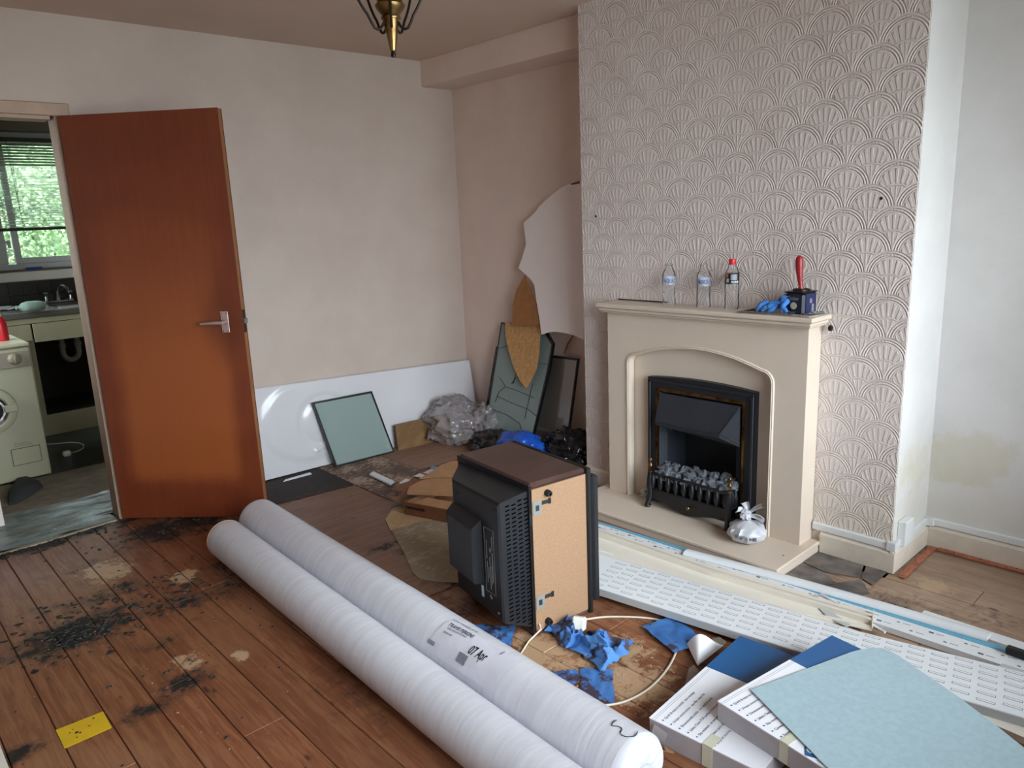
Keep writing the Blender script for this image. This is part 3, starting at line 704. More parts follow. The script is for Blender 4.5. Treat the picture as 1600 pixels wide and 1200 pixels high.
# mixer tap
tb = U(97, 474, 'z', ct+.003); tb = V((tb.x, KY-.10, ct+.003)); sc_ = 1.0
tp_ = thing('mixer_tap', tb, 'chrome mixer tap with curved spout on the kitchen sink', 'tap')
b = MB(); b.box((tb.x-.11, tb.y-.022, tb.z), (tb.x+.11, tb.y+.022, tb.z+.022), .008); b.build('tap_body', 'chrome', tp_, smooth=True)
b = MB(); b.tube([tb+V((0, 0, .015)), tb+V((0, 0, .09)), tb+V((.01, -.02, .125)), tb+V((.03, -.07, .14)), tb+V((.045, -.12, .12)), tb+V((.048, -.135, .095))], [.016, .012, .011, .011, .010, .009], 10); b.build('spout', 'chrome', tp_, smooth=True)
for s_ in (-1, 1):
    b = MB(); b.lathe([(.018, .0), (.010, .02), (.009, .04), (.022, .05), (.024, .065), (.014, .075), (0, .077)], tb+V((s_*.088, 0, .018)), 12); b.build('tap_handle', 'chrome', tp_, smooth=True)
# clutter on the worktop, sill and washing machine
q = U(50, 482, 'z', ct+.03); b = MB()
b.lathe([(0, -.085), (.03, -.08), (.038, -.05), (.040, .03), (.030, .065), (.012, .085), (.012, .105), (0, .105)], (q.x, q.y, ct+.044), 18, (-1, -.25, .02))
solo(b, 'plastic_bottle', 'bottle_green', (q.x, q.y, ct+.003), 'pale green bottle lying on its side beside the kitchen tap', 'bottle', smooth=True)
q = U(12, 484, 'z', ct); rr = random.Random(2); b = MB()
b.grid(lambda u, v: V((q.x-.16+.30*u, q.y-.12+.22*v, ct+.008+.035*abs(noise.noise(V((u*4, v*4, 1)))))), 12, 10)
solo(b, 'paper_scraps', 'paper_white', (q.x, q.y, ct+.003), 'crumpled white paper on the left of the sink top', 'paper', smooth=False)
q = U(33, 474, 'z', ct+.01); b = MB(); b.tube([(q.x-.05, q.y, ct+.010), (q.x-.01, q.y+.01, ct+.05), (q.x+.01, q.y, ct+.11)], [.018, .012, .004], 8); b.blob((q.x-.04, q.y-.02, ct+.028), (.06, .05, .025), .3, 2, 3, 8)
solo(b, 'dish_cloth', 'cloth_green', (q.x, q.y, ct+.003), 'greyish cloth heap with an upright corner on the sink top', 'cloth', smooth=True)
q = U(54, 421, 'z', s1+.012); b = MB(); b.box((q.x-.055, KY+.02, s1+.0005), (q.x+.055, KY+.05, s1+.030), .003)
sp = solo(b, 'sponge_pack', 'ink_blue', (q.x, KY+.03, s1), 'dark blue packet on the kitchen window sill', 'packet')
q = U(76, 420, 'z', s1+.01); b = MB(); b.tube([(q.x-.07, KY+.04, s1+.006), (q.x+.09, KY+.05, s1+.006)], .0055, 7); solo(b, 'pen', 'bottle_green', (q.x, KY+.045, s1), 'thin pale pen beside the blue packet on the sill', 'pen', smooth=True)
# washing machine
WYf, WXr, WZ = 1.13, -2.455, .842
wm = thing('washing_machine', (-2.75, 1.4, 0), 'cream front-loading washing machine just through the doorway', 'washing machine')
b = MB(); b.box((-3.05, WYf, .012), (WXr, 1.66, WZ-.028), .006); b.build('cabinet', 'washer_cream', wm)
b = MB(); b.box((-3.055, WYf-.008, WZ-.026), (WXr+.005, 1.665, WZ), .008); b.build('lid', 'washer_cream', wm)
pa, pb = U(47, 547, 'y', WYf-.01)[2], U(49, 571, 'y', WYf-.01)[2]
b = MB(); b.box((-3.045, WYf-.012, pb), (WXr-.003, WYf-.0002, pa), .003); pn = b.build('control_panel', 'washer_panel', wm)
kc = U(23, 561, 'y', WYf-.02); b = MB(); b.lathe([(.036, 0), (.036, .006), (.030, .010), (.027, .030), (.024, .033), (0, .033)], (kc.x, WYf-.012, kc.z), 22, (0, -1, 0)); b.box((kc.x-.004, WYf-.052, kc.z-.025), (kc.x+.004, WYf-.044, kc.z+.025), .002); b.build('programme_knob', 'washer_panel', pn, smooth=True)
dc = U(-17, 643, 'y', WYf); dr = (U(28, 640, 'y', WYf)-dc).length; b = MB()
b.lathe([(dr*.62, .004), (dr*.66, .026), (dr*.80, .030), (dr*.96, .022), (dr, .004), (dr, -.0)], (dc.x, WYf, dc.z), 40, (0, -1, 0)); dd = b.build('porthole_door', 'washer_cream', wm, smooth=True)
b = MB(); b.lathe([(dr*.52, .012), (dr*.55, .030), (dr*.62, .034), (dr*.645, .028)], (dc.x, WYf, dc.z), 40, (0, -1, 0)); b.build('chrome_ring', 'chrome', dd, smooth=True)
b = MB(); b.lathe([(0, -.06), (dr*.3, -.03), (dr*.53, .014)], (dc.x, WYf-.03, dc.z), 30, (0, 1, 0)); b.build('door_glass', 'fire_slate', dd, smooth=True)
q = U(17, 638, 'y', WYf-.03); b = MB(); b.box((q.x-.035, WYf-.045, q.z-.022), (q.x+.035, WYf-.022, q.z+.022), .005); b.build('door_catch', 'washer_cream', dd)
qa, qb = U(22, 728, 'y', WYf), U(61, 695, 'y', WYf); b = MB(); b.box((qa.x, WYf-.003, qa.z), (qb.x, WYf-.0003, qb.z), .001); b.build('filter_flap', 'washer_cream', wm)
b = MB(); e_ = .003
for p_ in (((qa.x-e_, qa.z-e_), (qb.x+e_, qa.z)), ((qa.x-e_, qb.z), (qb.x+e_, qb.z+e_)), ((qa.x-e_, qa.z), (qa.x, qb.z)), ((qb.x, qa.z), (qb.x+e_, qb.z))): b.box((p_[0][0], WYf-.001, p_[0][1]), (p_[1][0], WYf-.0002, p_[1][1]))
b.build('flap_gap', 'seal_black', wm)
b = MB()
for i in range(3): b.box((qa.x+.02, WYf-.0008, qb.z+.014+i*.009), (qb.x-.03-.01*i, WYf-.0002, qb.z+.017+i*.009))
b.build('printed_lines', 'washer_panel', wm)
for sx_ in (-3.0, WXr-.05):
    for sy_ in (WYf+.06, 1.6): b = MB(); b.lathe([(.02, 0), (.02, .013)], (sx_, sy_, 0), 10); b.build('foot', 'black_rubber', wm)
q = V((U(1, 523, 'z', WZ).x, 1.36, WZ)); q.x = U(0, 523, 'z', WZ).x-.045; b = MB(); b.lathe([(.036, 0), (.038, .01), (.038, .10), (.03, .135), (.014, .15)], q, 18); rb = solo(b, 'detergent_bottle', 'red_cap', q, 'red plastic bottle with white cap standing on the washing machine', 'bottle', smooth=True)
b = MB(); b.lathe([(.017, .15), (.017, .185), (0, .187)], q, 14); b.build('cap', 'plastic_white', rb, smooth=True)
# mat, plug and lead on the kitchen floor
q = [U(*p, 'z', .004)-V((0, .06, 0)) for p in ((8, 770), (25, 748), (40, 745), (62, 752), (64, 758), (40, 775), (22, 784), (10, 786))]
cc = sum(q, V())/len(q); b = MB(); n_ = len(q); b.add([p for p in q] + [cc+(p-cc)*.85+V((0, 0, .03)) for p in q] + [cc+(p-cc)*.4+V((0, 0, .045)) for p in q] + [cc+V((0, 0, .042))],
    [tuple(range(n_))[::-1]] + [(i, (i+1) % n_, n_+(i+1) % n_, n_+i) for i in range(n_)] + [(n_+i, n_+(i+1) % n_, 2*n_+(i+1) % n_, 2*n_+i) for i in range(n_)] + [(2*n_+i, 2*n_+(i+1) % n_, 3*n_) for i in range(n_)])
solo(b, 'doormat_scrap', 'slipper_grey', (cc.x, cc.y, .003), 'dark grey felt scrap lying before the washing machine', 'felt scrap', smooth=True)
q = U(104, 708, 'z', .02); kp = thing('mains_plug', (q.x, q.y, 0), 'white plug with curled lead on the dark kitchen floor', 'plug')
b = MB(); b.box((q.x-.026, q.y-.024, -.003), (q.x+.026, q.y+.024, .036), .010); b.build('plug_body', 'plastic_white', kp, smooth=True)
b = MB(); b.tube([U(*p, 'z', .002) for p in ((113, 707), (122, 705), (130, 700), (131, 695), (124, 692), (108, 691), (92, 693), (74, 694))], .0038, 7); b.build('lead', 'cable_cream', kp, smooth=True)
b = MB(); b.slab([U(8, 766, 'z', .16)+V((-.0, 0, 0)), V((-2.842, .346, 0)), V((-2.83, .346, 0)), V((-2.83, .346, .17)), V((-2.90, .346, .17))], .0) if 0 else b.box((-3.12, .350, -.003), (-2.832, .372, .175), .003)
solo(b, 'loose_skirting', 'gloss_white', (-2.97, .36, -.003), 'short white painted board standing in the kitchen left of the foil', 'board')

# outdoors behind the kitchen window
b = MB(); b.box((-7, KY+.3, -.4), (4, 14, -.3)); go = struct('garden_ground', b, 'lawn')
hg = thing('garden_hedge', (-1.5, 6.4, -.3), 'leafy green hedge outside the kitchen window', 'hedge')
b = MB(); b.grid(lambda u, v: V((-6.5+10*u, 6.55+.5*noise.noise(V((u*9, v*5, 2))), -.3+4.2*v)), 50, 24); b.build('hedge_core', 'hedge_leaf', hg, smooth=True)
rr = random.Random(11); b = MB()
for i in range(42000):
    x_ = rr.uniform(-4.2, 1.2); z_ = rr.uniform(-.1, 3.6); y_ = 6.35-.9*rr.random()**1.5*(.6+.9*noise.noise(V((x_*1.1, z_*1.4, 0)))+.5)
    c_ = V((x_, y_, z_)); s_ = rr.uniform(.014, .036); a_ = V((rr.uniform(-1, 1), rr.uniform(-.6, .6), rr.uniform(-1, 1))).normalized()*s_; d_ = a_.cross(V((rr.uniform(-.5, .5), 1, rr.uniform(-.8, .2)))).normalized()*s_*.5
    b.add([c_-a_, c_+d_, c_+a_, c_-d_], [(0, 1, 2, 3)])
o = b.build('hedge_leaves', 'hedge_leaf', hg); o['kind'] = 'stuff'
b = MB()
for i in range(26):
    x_ = rr.uniform(-3.2, -1.0); p_ = V((x_, 5.9, rr.uniform(.2, 1.0))); pts = [p_]
    for k in range(5): p_ = p_ + V((rr.uniform(-.16, .16), rr.uniform(-.08, .02), rr.uniform(.02, .22))); pts.append(p_)
    b.tube(pts, [.014, .012, .010, .008, .006, .004], 5)
o = b.build('bare_twigs', 'kit_board', hg); o['kind'] = 'stuff'
b = MB(); b.box((-14, -22, -.45), (10, Fy-.3, -.35)); struct('street_ground', b, 'street_ground')

# ---------------------------------------------------------------- fireplace surround with electric fire
HX = -.735; HT = .05
fs = thing('fireplace_surround', (HB-.1, -2.24, 0), 'cream fireplace surround with arched opening, mantel shelf and hearth on the chimney breast', 'fireplace')
b = MB(); b.box((HX, -2.795, .001), (HB-.002, -1.665, HT-.020)); b.build('hearth_plinth', 'cream_mdf', fs)
b = MB(); b.box((HX-.006, -2.800, HT-.018), (HB-.002, -1.660, HT), .004); hs = b.build('hearth_slab', 'cream_mdf', fs)
for q in ((947, 763), (1224, 868)):
    c = U(*q, 'z', HT); b = MB(); b.lathe([(.0035, 0), (.0035, .0008), (0, .0008)], (c.x, c.y, HT), 8); b.build('screw_hole', 'ink', hs)
BX = -.478; BY0, BY1 = -1.722, -2.757; BT = .992
OA, OB = -1.853, -2.606; ZS, ZA = .752, .838      # arched opening
def arch_pts(inset=0.0, n=22):
    a, c = OA-inset, OB+inset; mid = (a+c)/2; hw = (a-c)/2; zs = ZS; pts = [(a, 0.0)]
    r = .045
    for i in range(6): t_ = pi/2*i/5; pts.append((a-r+r*cos(t_) if 0 else a-r*(1-cos(t_)), zs-.02+(r)*sin(t_)-inset))
    x0 = a-r; x1 = c+r; z0 = zs-.02+r
    for i in range(1, n): u = i/n; pts.append((x0+(x1-x0)*u, z0-inset+(ZA-z0)*(1-(2*u-1)**2)))
    for i in range(6): t_ = pi/2*(1-i/5); pts.append((c+r*(1-cos(t_)), zs-.02+r*sin(t_)-inset))
    pts.append((c, 0.0)); return [(p[0], max(p[1], 0) if k_ not in (0,) else 0) for k_, p in enumerate(pts)]
ap = [(p[0], max(p[1], HT)) for p in arch_pts()]
# front panel: strips between arch and outline
b = MB(); n_ = len(ap)
def outl(i):
    y, z = ap[i]
    if i == 0: return (BY0, HT)
    if i == n_-1: return (BY1, HT)
    if i <= 6: return (BY0, HT+(BT-HT)*i/6) if i < 6 else (BY0, BT)
    if i >= n_-7: k_ = n_-1-i; return (BY1, HT+(BT-HT)*k_/6)
    u = (i-6)/(n_-13); return (BY0+(BY1-BY0)*u, BT)
ff = [(BX, *p) for p in ap]; fo = [(BX, *outl(i)) for i in range(n_)]
bk = [(BX+.040, *p) for p in ap]; bo = [(HB-.002, *outl(i)) for i in range(n_)]
vs = ff+fo+bk+bo
fc = []
for i in range(n_-1): fc += [(i, i+1, n_+i+1, n_+i), (i, 2*n_+i, 2*n_+i+1, i+1), (n_+i, n_+i+1, 3*n_+i+1, 3*n_+i)]
b.add(vs, fc); b.build('front_panel', 'cream_mdf', fs, smooth=True)
# moulded bead round the opening
b = MB(); prof = [(0, -.004), (.004, -.0075), (.008, -.0045), (.011, -.0065), (.014, -.001), (.016, 0)]
rows = []
for (o_, dx) in prof:
    P_ = []
    for i, (y, z) in enumerate(ap):
        i0, i1 = max(i-1, 0), min(i+1, n_-1); ty, tz_ = ap[i1][0]-ap[i0][0], ap[i1][1]-ap[i0][1]; L_ = sqrt(ty*ty+tz_*tz_) or 1; ny, nz = -tz_/L_, ty/L_
        if i in (0, n_-1): nz = 0; ny = 1 if i == 0 else -1
        if i == 0: ny = 1
        P_.append((BX+dx, y + (abs(ny) if y > (OA+OB)/2 else -abs(ny))*o_, z+abs(nz)*o_ if i not in (0, n_-1) else HT))
    rows.append(P_)
vs = [p for rw in rows for p in rw]; fc = [(j*n_+i, j*n_+i+1, (j+1)*n_+i+1, (j+1)*n_+i) for j in range(len(rows)-1) for i in range(n_-1)]
b.add(vs, fc); b.build('arch_moulding', 'cream_mdf', fs, smooth=True)
# back panel of the surround with the hole for the fire
IX = BX+.045; FY0, FY1, FZ1 = -1.958, -2.528, .690
hy0, hy1, hz1 = FY0-.06, FY1+.06, FZ1-.07
b = MB(); b.box((IX, BY0-.02, HT), (IX+.02, hy0, .90)); b.box((IX, hy1, HT), (IX+.02, BY1+.02, .90)); b.box((IX, hy0, hz1), (IX+.02, hy1, .90)); b.build('back_panel', 'cream_mdf', fs)
b = MB(); MX = -.532; MY0, MY1 = -1.688, -2.797
b.box((MX+.012, MY0-.012, BT-.004), (HB-.002, MY1+.012, BT+.012), .004); b.box((MX+.022, MY0-.020, BT-.012), (HB-.002, MY1+.020, BT-.004), .003); b.build('mantel_moulding', 'cream_mdf', fs)
MT = BT+.033
b = MB(); b.box((MX, MY0, BT+.012), (HB-.002, MY1, MT), .005); b.build('mantel_shelf', 'cream_mdf', fs)
c = V((HB-.02, MY1+.006, BT-.012)); b = MB(); b.lathe([(.011, 0), (.013, .004), (.011, .012), (0, .013)], c+V((0, -.004, -.010)), 12, (0, -1, 0)); b.build('shelf_fixing', 'dark_metal', fs, smooth=True)

ef = thing('electric_fire', (IX-.02, -2.243, HT), 'black electric fire with coal bed, brass trim and fret set in the fireplace', 'fire')
# outer frame, slightly arched top, stepped
FXf = IX-.030
def frame(y0, y1, z0, z1, wd, x0, x1, arch=.0, n=16):
    """picture-frame with an arched head between x0 (front) and x1 (back)"""
    b = MB()
    b.box((x0, y0, z0), (x1, y0-wd, z1-wd)); b.box((x0, y1+wd, z0), (x1, y1, z1-wd))
    for i in range(n):
        ua, ub = i/n, (i+1)/n; f = lambda u: arch*(1-(2*u-1)**2)
        ya, yb = y0+(y1-y0)*ua, y0+(y1-y0)*ub
        lo = z1-wd; P_ = [(x0, ya, lo), (x0, yb, lo), (x0, yb, z1+f(ub)), (x0, ya, z1+f(ua))]
        b.prism(P_, (x1-x0, 0, 0))
    return b
b = frame(FY0, FY1, HT, FZ1-.012, .062, FXf, IX-.0005, .016); b.build('outer_frame', 'fire_black', ef)
b = MB(); b.box((FXf-.010, FY0-.004, HT), (FXf, FY0-.020, FZ1-.02), .003); b.box((FXf-.010, FY1+.020, HT), (FXf, FY1+.004, FZ1-.02), .003); b.box((FXf-.010, FY0-.004, FZ1-.034), (FXf, FY1+.004, FZ1-.018), .003); b.build('frame_bead', 'fire_black', ef)
b = MB(); ty0, ty1, tz1 = FY0-.048, FY1+.048, FZ1-.058
b.box((FXf-.003, ty0, HT+.10), (FXf-.0002, ty0-.011, tz1)); b.box((FXf-.003, ty1+.011, HT+.10), (FXf-.0002, ty1, tz1)); b.box((FXf-.003, ty0-.011, tz1-.013), (FXf-.0002, ty1+.011, tz1)); b.build('brass_trim', 'brass_aged', ef)
# firebox
y0, y1, zb, zt, xb = ty0-.018, ty1+.018, HT+.004, tz1-.020, -.255
xb = -.270; yb0, yb1 = -2.045, -2.418
b = MB()
b.add([(FXf, y0, zb), (FXf, y0, zt), (IX+.01, yb0, .592), (IX+.01, yb0, zb+.03), (xb, yb0, .592), (xb, yb0, zb+.03)], [(0, 1, 2, 3), (3, 2, 4, 5)])
b.add([(FXf, y1, zb), (FXf, y1, zt), (IX+.01, yb1, .592), (IX+.01, yb1, zb+.03), (xb, yb1, .592), (xb, yb1, zb+.03)], [(0, 1, 2, 3), (3, 2, 4, 5)])
b.add([(FXf, y0, zt), (FXf, y1, zt), (IX+.01, yb1, .592), (IX+.01, yb0, .592), (xb, yb1, .592), (xb, yb0, .592)], [(0, 1, 2, 3), (3, 2, 4, 5)])
b.add([(FXf, y0, zb), (FXf, y1, zb), (IX+.01, yb1, zb+.03), (IX+.01, yb0, zb+.03), (xb, yb1, zb+.03), (xb, yb0, zb+.03)], [(0, 1, 2, 3), (3, 2, 4, 5)])
b.build('firebox', 'fire_slate', ef)
b = MB(); b.box((xb+.001, yb0, zb+.03), (xb+.006, yb1, .592)); b.build('back_plate', 'fire_black', ef)
# canopy hood
b = MB(); k0, k1 = ty0-.022, ty1+.022; zt_ = zt-.004; zm = zt-.135; xo = FXf-.045
b.add([(FXf-.004, k0, zt_), (FXf-.004, k1, zt_), (xo, k1+.075, zm), (xo, k0-.006, zm), (xo, k1+.075, zm-.018), (xo, k0-.006, zm-.018), (FXf-.002, k1, zm-.055), (FXf-.002, k1, zm-.035), (FXf-.002, k0, zm-.018), (FXf-.002, k0, zm)],
      [(0, 1, 2, 3), (3, 2, 4, 5), (1, 7, 2), (2, 7, 6, 4), (0, 3, 9), (3, 5, 8, 9), (5, 4, 6, 8)])
hd_ = b.build('canopy', 'fire_slate', ef)
b = MB(); b.tube([(FXf-.005, k1, zt_), (xo-.001, k1+.075, zm), (FXf-.003, k1, zm-.037)], .003, 6); b.tube([(xo-.001, k0-.006, zm), (xo-.001, k1+.075, zm)], .003, 6); b.build('canopy_edge', 'tag_grey' if 0 else 'fire_slate', hd_)
for yy in (-2.11, -2.30): b = MB(); b.lathe([(.006, 0), (.006, .012)], (xo+.02, yy, zm-.036), 8); b.build('lamp_lug', 'fire_black', hd_)
# coal bed
rr = random.Random(21); gx = -.532; gy0, gy1 = -2.020, -2.455
b = MB(); b.box((gx+.015, gy0-.02, HT+.10), (FXf+.05, gy1+.02, HT+.165)); b.build('coal_tray', 'fire_black', ef)
for i in range(8):
    for j in range(3):
        y_ = gy0-.034-(gy0-gy1-.068)*i/7+rr.uniform(-.008, .008); x_ = gx+.030+j*.034+rr.uniform(-.006, .006); r_ = rr.uniform(.024, .031)
        b = MB(); b.blob((x_, y_, HT+.166+j*.007+(.009 if j == 2 else 0)+rr.uniform(-.004, .004)), (r_, r_*1.1, r_*.85), .7, 1.8, i*3+j, 6, m=9); b.build('coal', 'coal_grey', ef, smooth=False)
# fret / grate
zr1 = HT+.178; zr0 = HT+.088
b = MB(); b.box((gx-.008, gy0, zr1-.010), (gx+.010, gy1, zr1), .003); b.box((gx-.006, gy0, zr0), (gx+.010, gy1, zr0+.010), .003)
b.box((gx, gy0, zr1-.008), (FXf+.02, gy0-.012, zr1), .003); b.box((gx, gy1+.012, zr1-.008), (FXf+.02, gy1, zr1), .003); b.box((gx, gy0, zr0), (FXf, gy0-.012, zr0+.01)); b.box((gx, gy1+.012, zr0), (FXf, gy1, zr0+.01)); b.build('grate_rail', 'iron_black', ef)
for i in range(10):
    y_ = gy0-.020-(gy0-gy1-.040)*i/9; b = MB()
    b.lathe([(.004, 0), (.009, .010), (.0135, .026), (.0145, .038), (.012, .052), (.008, .066), (.005, .080)], (gx, y_, zr0+.006), 8); b.build('grate_bar', 'iron_black', ef, smooth=True)
for i in range(3):
    for yy in (gy0-.006, gy1+.006): b = MB(); b.lathe([(.004, 0), (.009, .012), (.013, .03), (.012, .05), (.005, .08)], (gx+.03+i*.028, yy, zr0+.006), 7); b.build('side_bar', 'iron_black', ef, smooth=True)
b = MB(); P_ = [(gx-.002, gy0-.01, zr0+.002)]; m_ = 18
for i in range(m_+1):
    u = i/m_; P_.append((gx-.002, gy0-.01+(gy1-gy0+.02)*u, HT+.016+.028*abs(2*u-1)**1.6-.010*cos((2*u-1)*pi*1.5)*.6))
P_.append((gx-.002, gy1+.01, zr0+.002)); b.prism(P_, (.010, 0, 0)); fp = b.build('fret_panel', 'iron_black', ef)
b = MB(); b.lathe([(.004, 0), (.004, .008), (.009, .012), (.010, .018), (.007, .023), (0, .024)], (gx-.003, (gy0+gy1)/2-.015, HT+.055), 12, (-1, 0, 0)); b.build('brass_knob', 'brass', fp, smooth=True)
for yy, s_ in ((gy0-.002, 1), (gy1+.002, -1)):
    b = MB(); b.tube([(gx+.002, yy, zr1), (gx-.004, yy, zr0+.02), (gx-.002, yy-s_*.004, HT+.06), (gx-.010, yy, HT+.035), (gx-.020, yy+s_*.004, HT+.014), (gx-.014, yy+s_*.010, HT+.008)], [.013, .017, .012, .013, .012, .007], 9); b.blob((gx-.014, yy+s_*.003, HT+.010), (.018, .016, .010), 0, 1, 0, 6); b.build('cast_foot', 'iron_black', ef, smooth=True)
    b = MB(); b.lathe([(.013, 0), (.013, .006), (.006, .010), (.006, .020), (.011, .026), (.011, .034), (.005, .042), (.007, .052), (.009, .060), (.006, .068), (0, .072)], (gx+.004, yy, zr1), 12); b.build('brass_finial', 'brass', ef, smooth=True)

# plug and tied bag on the hearth
c = U(1006, 770, 'z', HT+.022); pl = thing('white_plug', (c.x, c.y, HT), 'small round white plug lying on the hearth by the left leg of the surround', 'plug')
b = MB(); b.lathe([(.010, -.018), (.020, -.015), (.022, -.004), (.020, .008), (.014, .010), (.014, .016), (0, .016)], (c.x, c.y, HT+.0225), 16, (-.8, .5, -.1)); b.build('plug_body', 'plastic_white', pl, smooth=True)
b = MB(); a_ = V((-.8, .5, -.1)).normalized(); b.tube([V((c.x, c.y, HT+.0225))+a_*.015, V((c.x, c.y, HT+.0225))+a_*.034], .004, 7); b.build('pin', 'tag_grey', pl, smooth=True)
c = U(1166, 842, 'z', HT+.01); bc = V((c.x, c.y, HT)); bg = thing('tied_bag', bc, 'white printed plastic bag tied in a knot on the right of the hearth', 'bag')
rr = random.Random(4); b = MB(); nn, mm = 26, 44; vs = []
def bagp(th, ph):
    r_ = .074*(sin(th)**.75); z_ = .050*(1-cos(th)); k_ = 1+.055*sin(ph*15+3*sin(ph*3+th*2))*sin(th)*(.5+th/pi)+.10*noise.noise(V((cos(ph)*5, sin(ph)*5, th*3)))+.12*noise.noise(V((cos(ph)*2, sin(ph)*2, th*1.5)))
    if th > 2.2: r_ = .074*(sin(2.2)**.75)*(pi-th)/(pi-2.2)*.9+.012; z_ = .050*(1-cos(2.2))+(th-2.2)*.030
    return bc+V((cos(ph)*r_*k_, sin(ph)*r_*k_*1.05, max(.0015, z_*.92)))
b.grid(lambda u, v: bagp(.05+v*(pi-.05), u*2*pi), mm, nn); o = b.build('bag_body', 'bag_white', bg, smooth=True)
b = MB(); tz_ = bc+V((0, 0, .118)); b.blob(tz_+V((-.004, .004, .0)), (.024, .022, .016), .8, 2.4, 9, 9); b.blob(tz_+V((.0, .006, .014)), (.016, .020, .012), .6, 3, 3, 8); b.build('knot', 'bag_white', bg, smooth=True)
def ear(p, d, up, L_, w_, seed):
    d = V(d).normalized(); s_ = d.cross(V(up)).normalized(); b = MB()
    b.grid(lambda u, v: p + d*L_*v + s_*(u-.5)*w_*(.35+.9*v) + s_.cross(d)*(.010*sin(u*7+seed)+.016*sin(v*3)), 10, 8); return b
for i, (d_, L_, w_) in enumerate((((-.1, .25, 1), .058, .036), ((.15, -.95, .75), .085, .022), ((-.5, .8, .35), .045, .03), ((.1, -1, -.15), .075, .028))):
    ear(tz_, d_, (.9, .2, .3), L_, w_, i).build('bag_ear', 'bag_white', bg, smooth=True)
rv = (CAMP-bc); rv.z = 0; rv.normalize(); sv = V((0, 0, 1)).cross(rv)
def bagtxt(x, y, side=0.0):
    a = side + x/.074; ph = math.atan2(rv.y, rv.x)+a; th = 1.30-.0+(-y)/-.062; p = bagp(th, ph); n2 = V((cos(ph), sin(ph), .15)); return p+n2*.0022
b = MB(); write(b, 'RE', lambda x, y: bagtxt(x, y, -.62), size=.036, bold=.03); write(b, 'MI', lambda x, y: bagtxt(x, y, .12), size=.030, bold=.02); b.build('printed_letters', 'ink_grey', bg)

# ---------------------------------------------------------------- things on the mantel shelf
def bottle(name, c, h, label, mats, r=.031, cap=None, txt=None, ribs=True, crush=0.0):
    t = thing(name, c, label, 'bottle', 'plastic bottles on the mantel'); c = V(c); b = MB(); prof = [(0, .004), (r*.5, .002), (r*.92, 0), (r, .008)]; k_ = h/.205
    for i in range(9): z = (.014+i*.0095)*k_; prof += [(r, z), (r*.93 if ribs else r*.985, z+.0045*k_)]
    prof += [(r*.97, .100*k_), (r*.97, .140*k_), (r*.95, .150*k_), (r*.72, .168*k_), (r*.47, .182*k_), (r*.43, .188*k_), (r*.43, .192*k_), (r*.53, .193*k_), (r*.53, .196*k_), (r*.42, .197*k_), (r*.42, .205*k_)]
    n = 22; vs = []
    for (q, z) in prof:
        for k in range(n):
            a = 2*pi*k/n; kk = 1-crush*max(0, noise.noise(V((cos(a)*1.6, sin(a)*1.6, z*30))))*(1 if z < .11*k_ else 0)
            vs.append(c+V((q*kk*cos(a), q*kk*sin(a), z)))
    b.add(vs, [(i*n+k, i*n+(k+1) % n, (i+1)*n+(k+1) % n, (i+1)*n+k) for i in range(len(prof)-1) for k in range(n)]); b.build('bottle_shell', 'pet_clear', t, smooth=True)
    z0, z1 = .100*k_, .140*k_
    if cap: z0, z1 = .108*k_, .150*k_
    vdir = math.atan2(CAMP.y-c.y, CAMP.x-c.x)
    b = MB(); rl = r*.985
    b.grid(lambda u, v: c+V((rl*cos(2*pi*u), rl*sin(2*pi*u), z0+(z1-z0)*v)), 30, 3); lb = b.build('paper_label', mats[0], t, smooth=True)
    if txt:
        b = MB(); write(b, txt, lambda x, y: c+V(((rl+.0012)*cos(vdir-.75+x/rl), (rl+.0012)*sin(vdir-.75+x/rl), z0+.010*k_+y)), width=.046, size=.026, bold=.02); b.build('label_lettering', mats[1], lb)
    if cap:
        b = MB(); b.lathe([(.0145, .186*k_), (.0150, .188*k_), (.0150, .205*k_), (.0135, .209*k_), (0, .2095*k_)], c, 18); b.build('screw_cap', 'red_cap', t, smooth=True)
    else:
        b = MB(); b.lathe([(r*.46, .190*k_), (r*.52, .191*k_), (r*.52, .197*k_), (r*.46, .198*k_)], c, 18); b.build('neck_ring', 'pet_clear', t, smooth=True)
    return t, c, vdir, lb, rl, k_
MZ = MT
def onm(px, py, x=-.41): q = U(px, py, 'z', MZ); return q
def upright(px, py): return V(U(px, py, 'x', -.42)[:2] + (MZ,)) if 0 else V((-.420, U(px, py, 'x', -.420)[1], MZ))
thin('label_film', (.88, .91, .96), 1, .2, 1.4, .45, (206, 214, 230))
b1 = bottle('water_bottle', upright(1045, 474), .196, 'empty crumpled water bottle, leftmost of the three on the mantel', ('label_film', 'ink_blue'), txt='AQUA', crush=.35)
b2 = bottle('water_bottle', upright(1099, 476), .198, 'empty ribbed water bottle lettered ROCK, middle of the three on the mantel', ('label_film', 'ink_blue'), txt='ROCK')
b3 = bottle('drinks_bottle', upright(1143, 478), .212, 'empty drinks bottle with red cap and black label on the mantel', ('label_black', 'ink_white'), cap=True, r=.031, ribs=False, crush=.12)
t3, c3, vd, lb3, rl3, k3 = b3
def l3(a0, a1, z0, z1, mt, nm): b = MB(); b.grid(lambda u, v: c3+V(((rl3+.0008)*cos(vd+a0+(a1-a0)*u), (rl3+.0008)*sin(vd+a0+(a1-a0)*u), z0+(z1-z0)*v)), 8, 1); b.build(nm, mt, lb3)
l3(-1.2, -.55, .138, .156, 'label_orange', 'label_print'); l3(-.85, -.45, .118, .134, 'teal_sheet', 'label_print'); l3(-.2, .75, .128, .152, 'label_film', 'label_print'); l3(-.15, .95, .116, .124, 'ink_white', 'label_print')
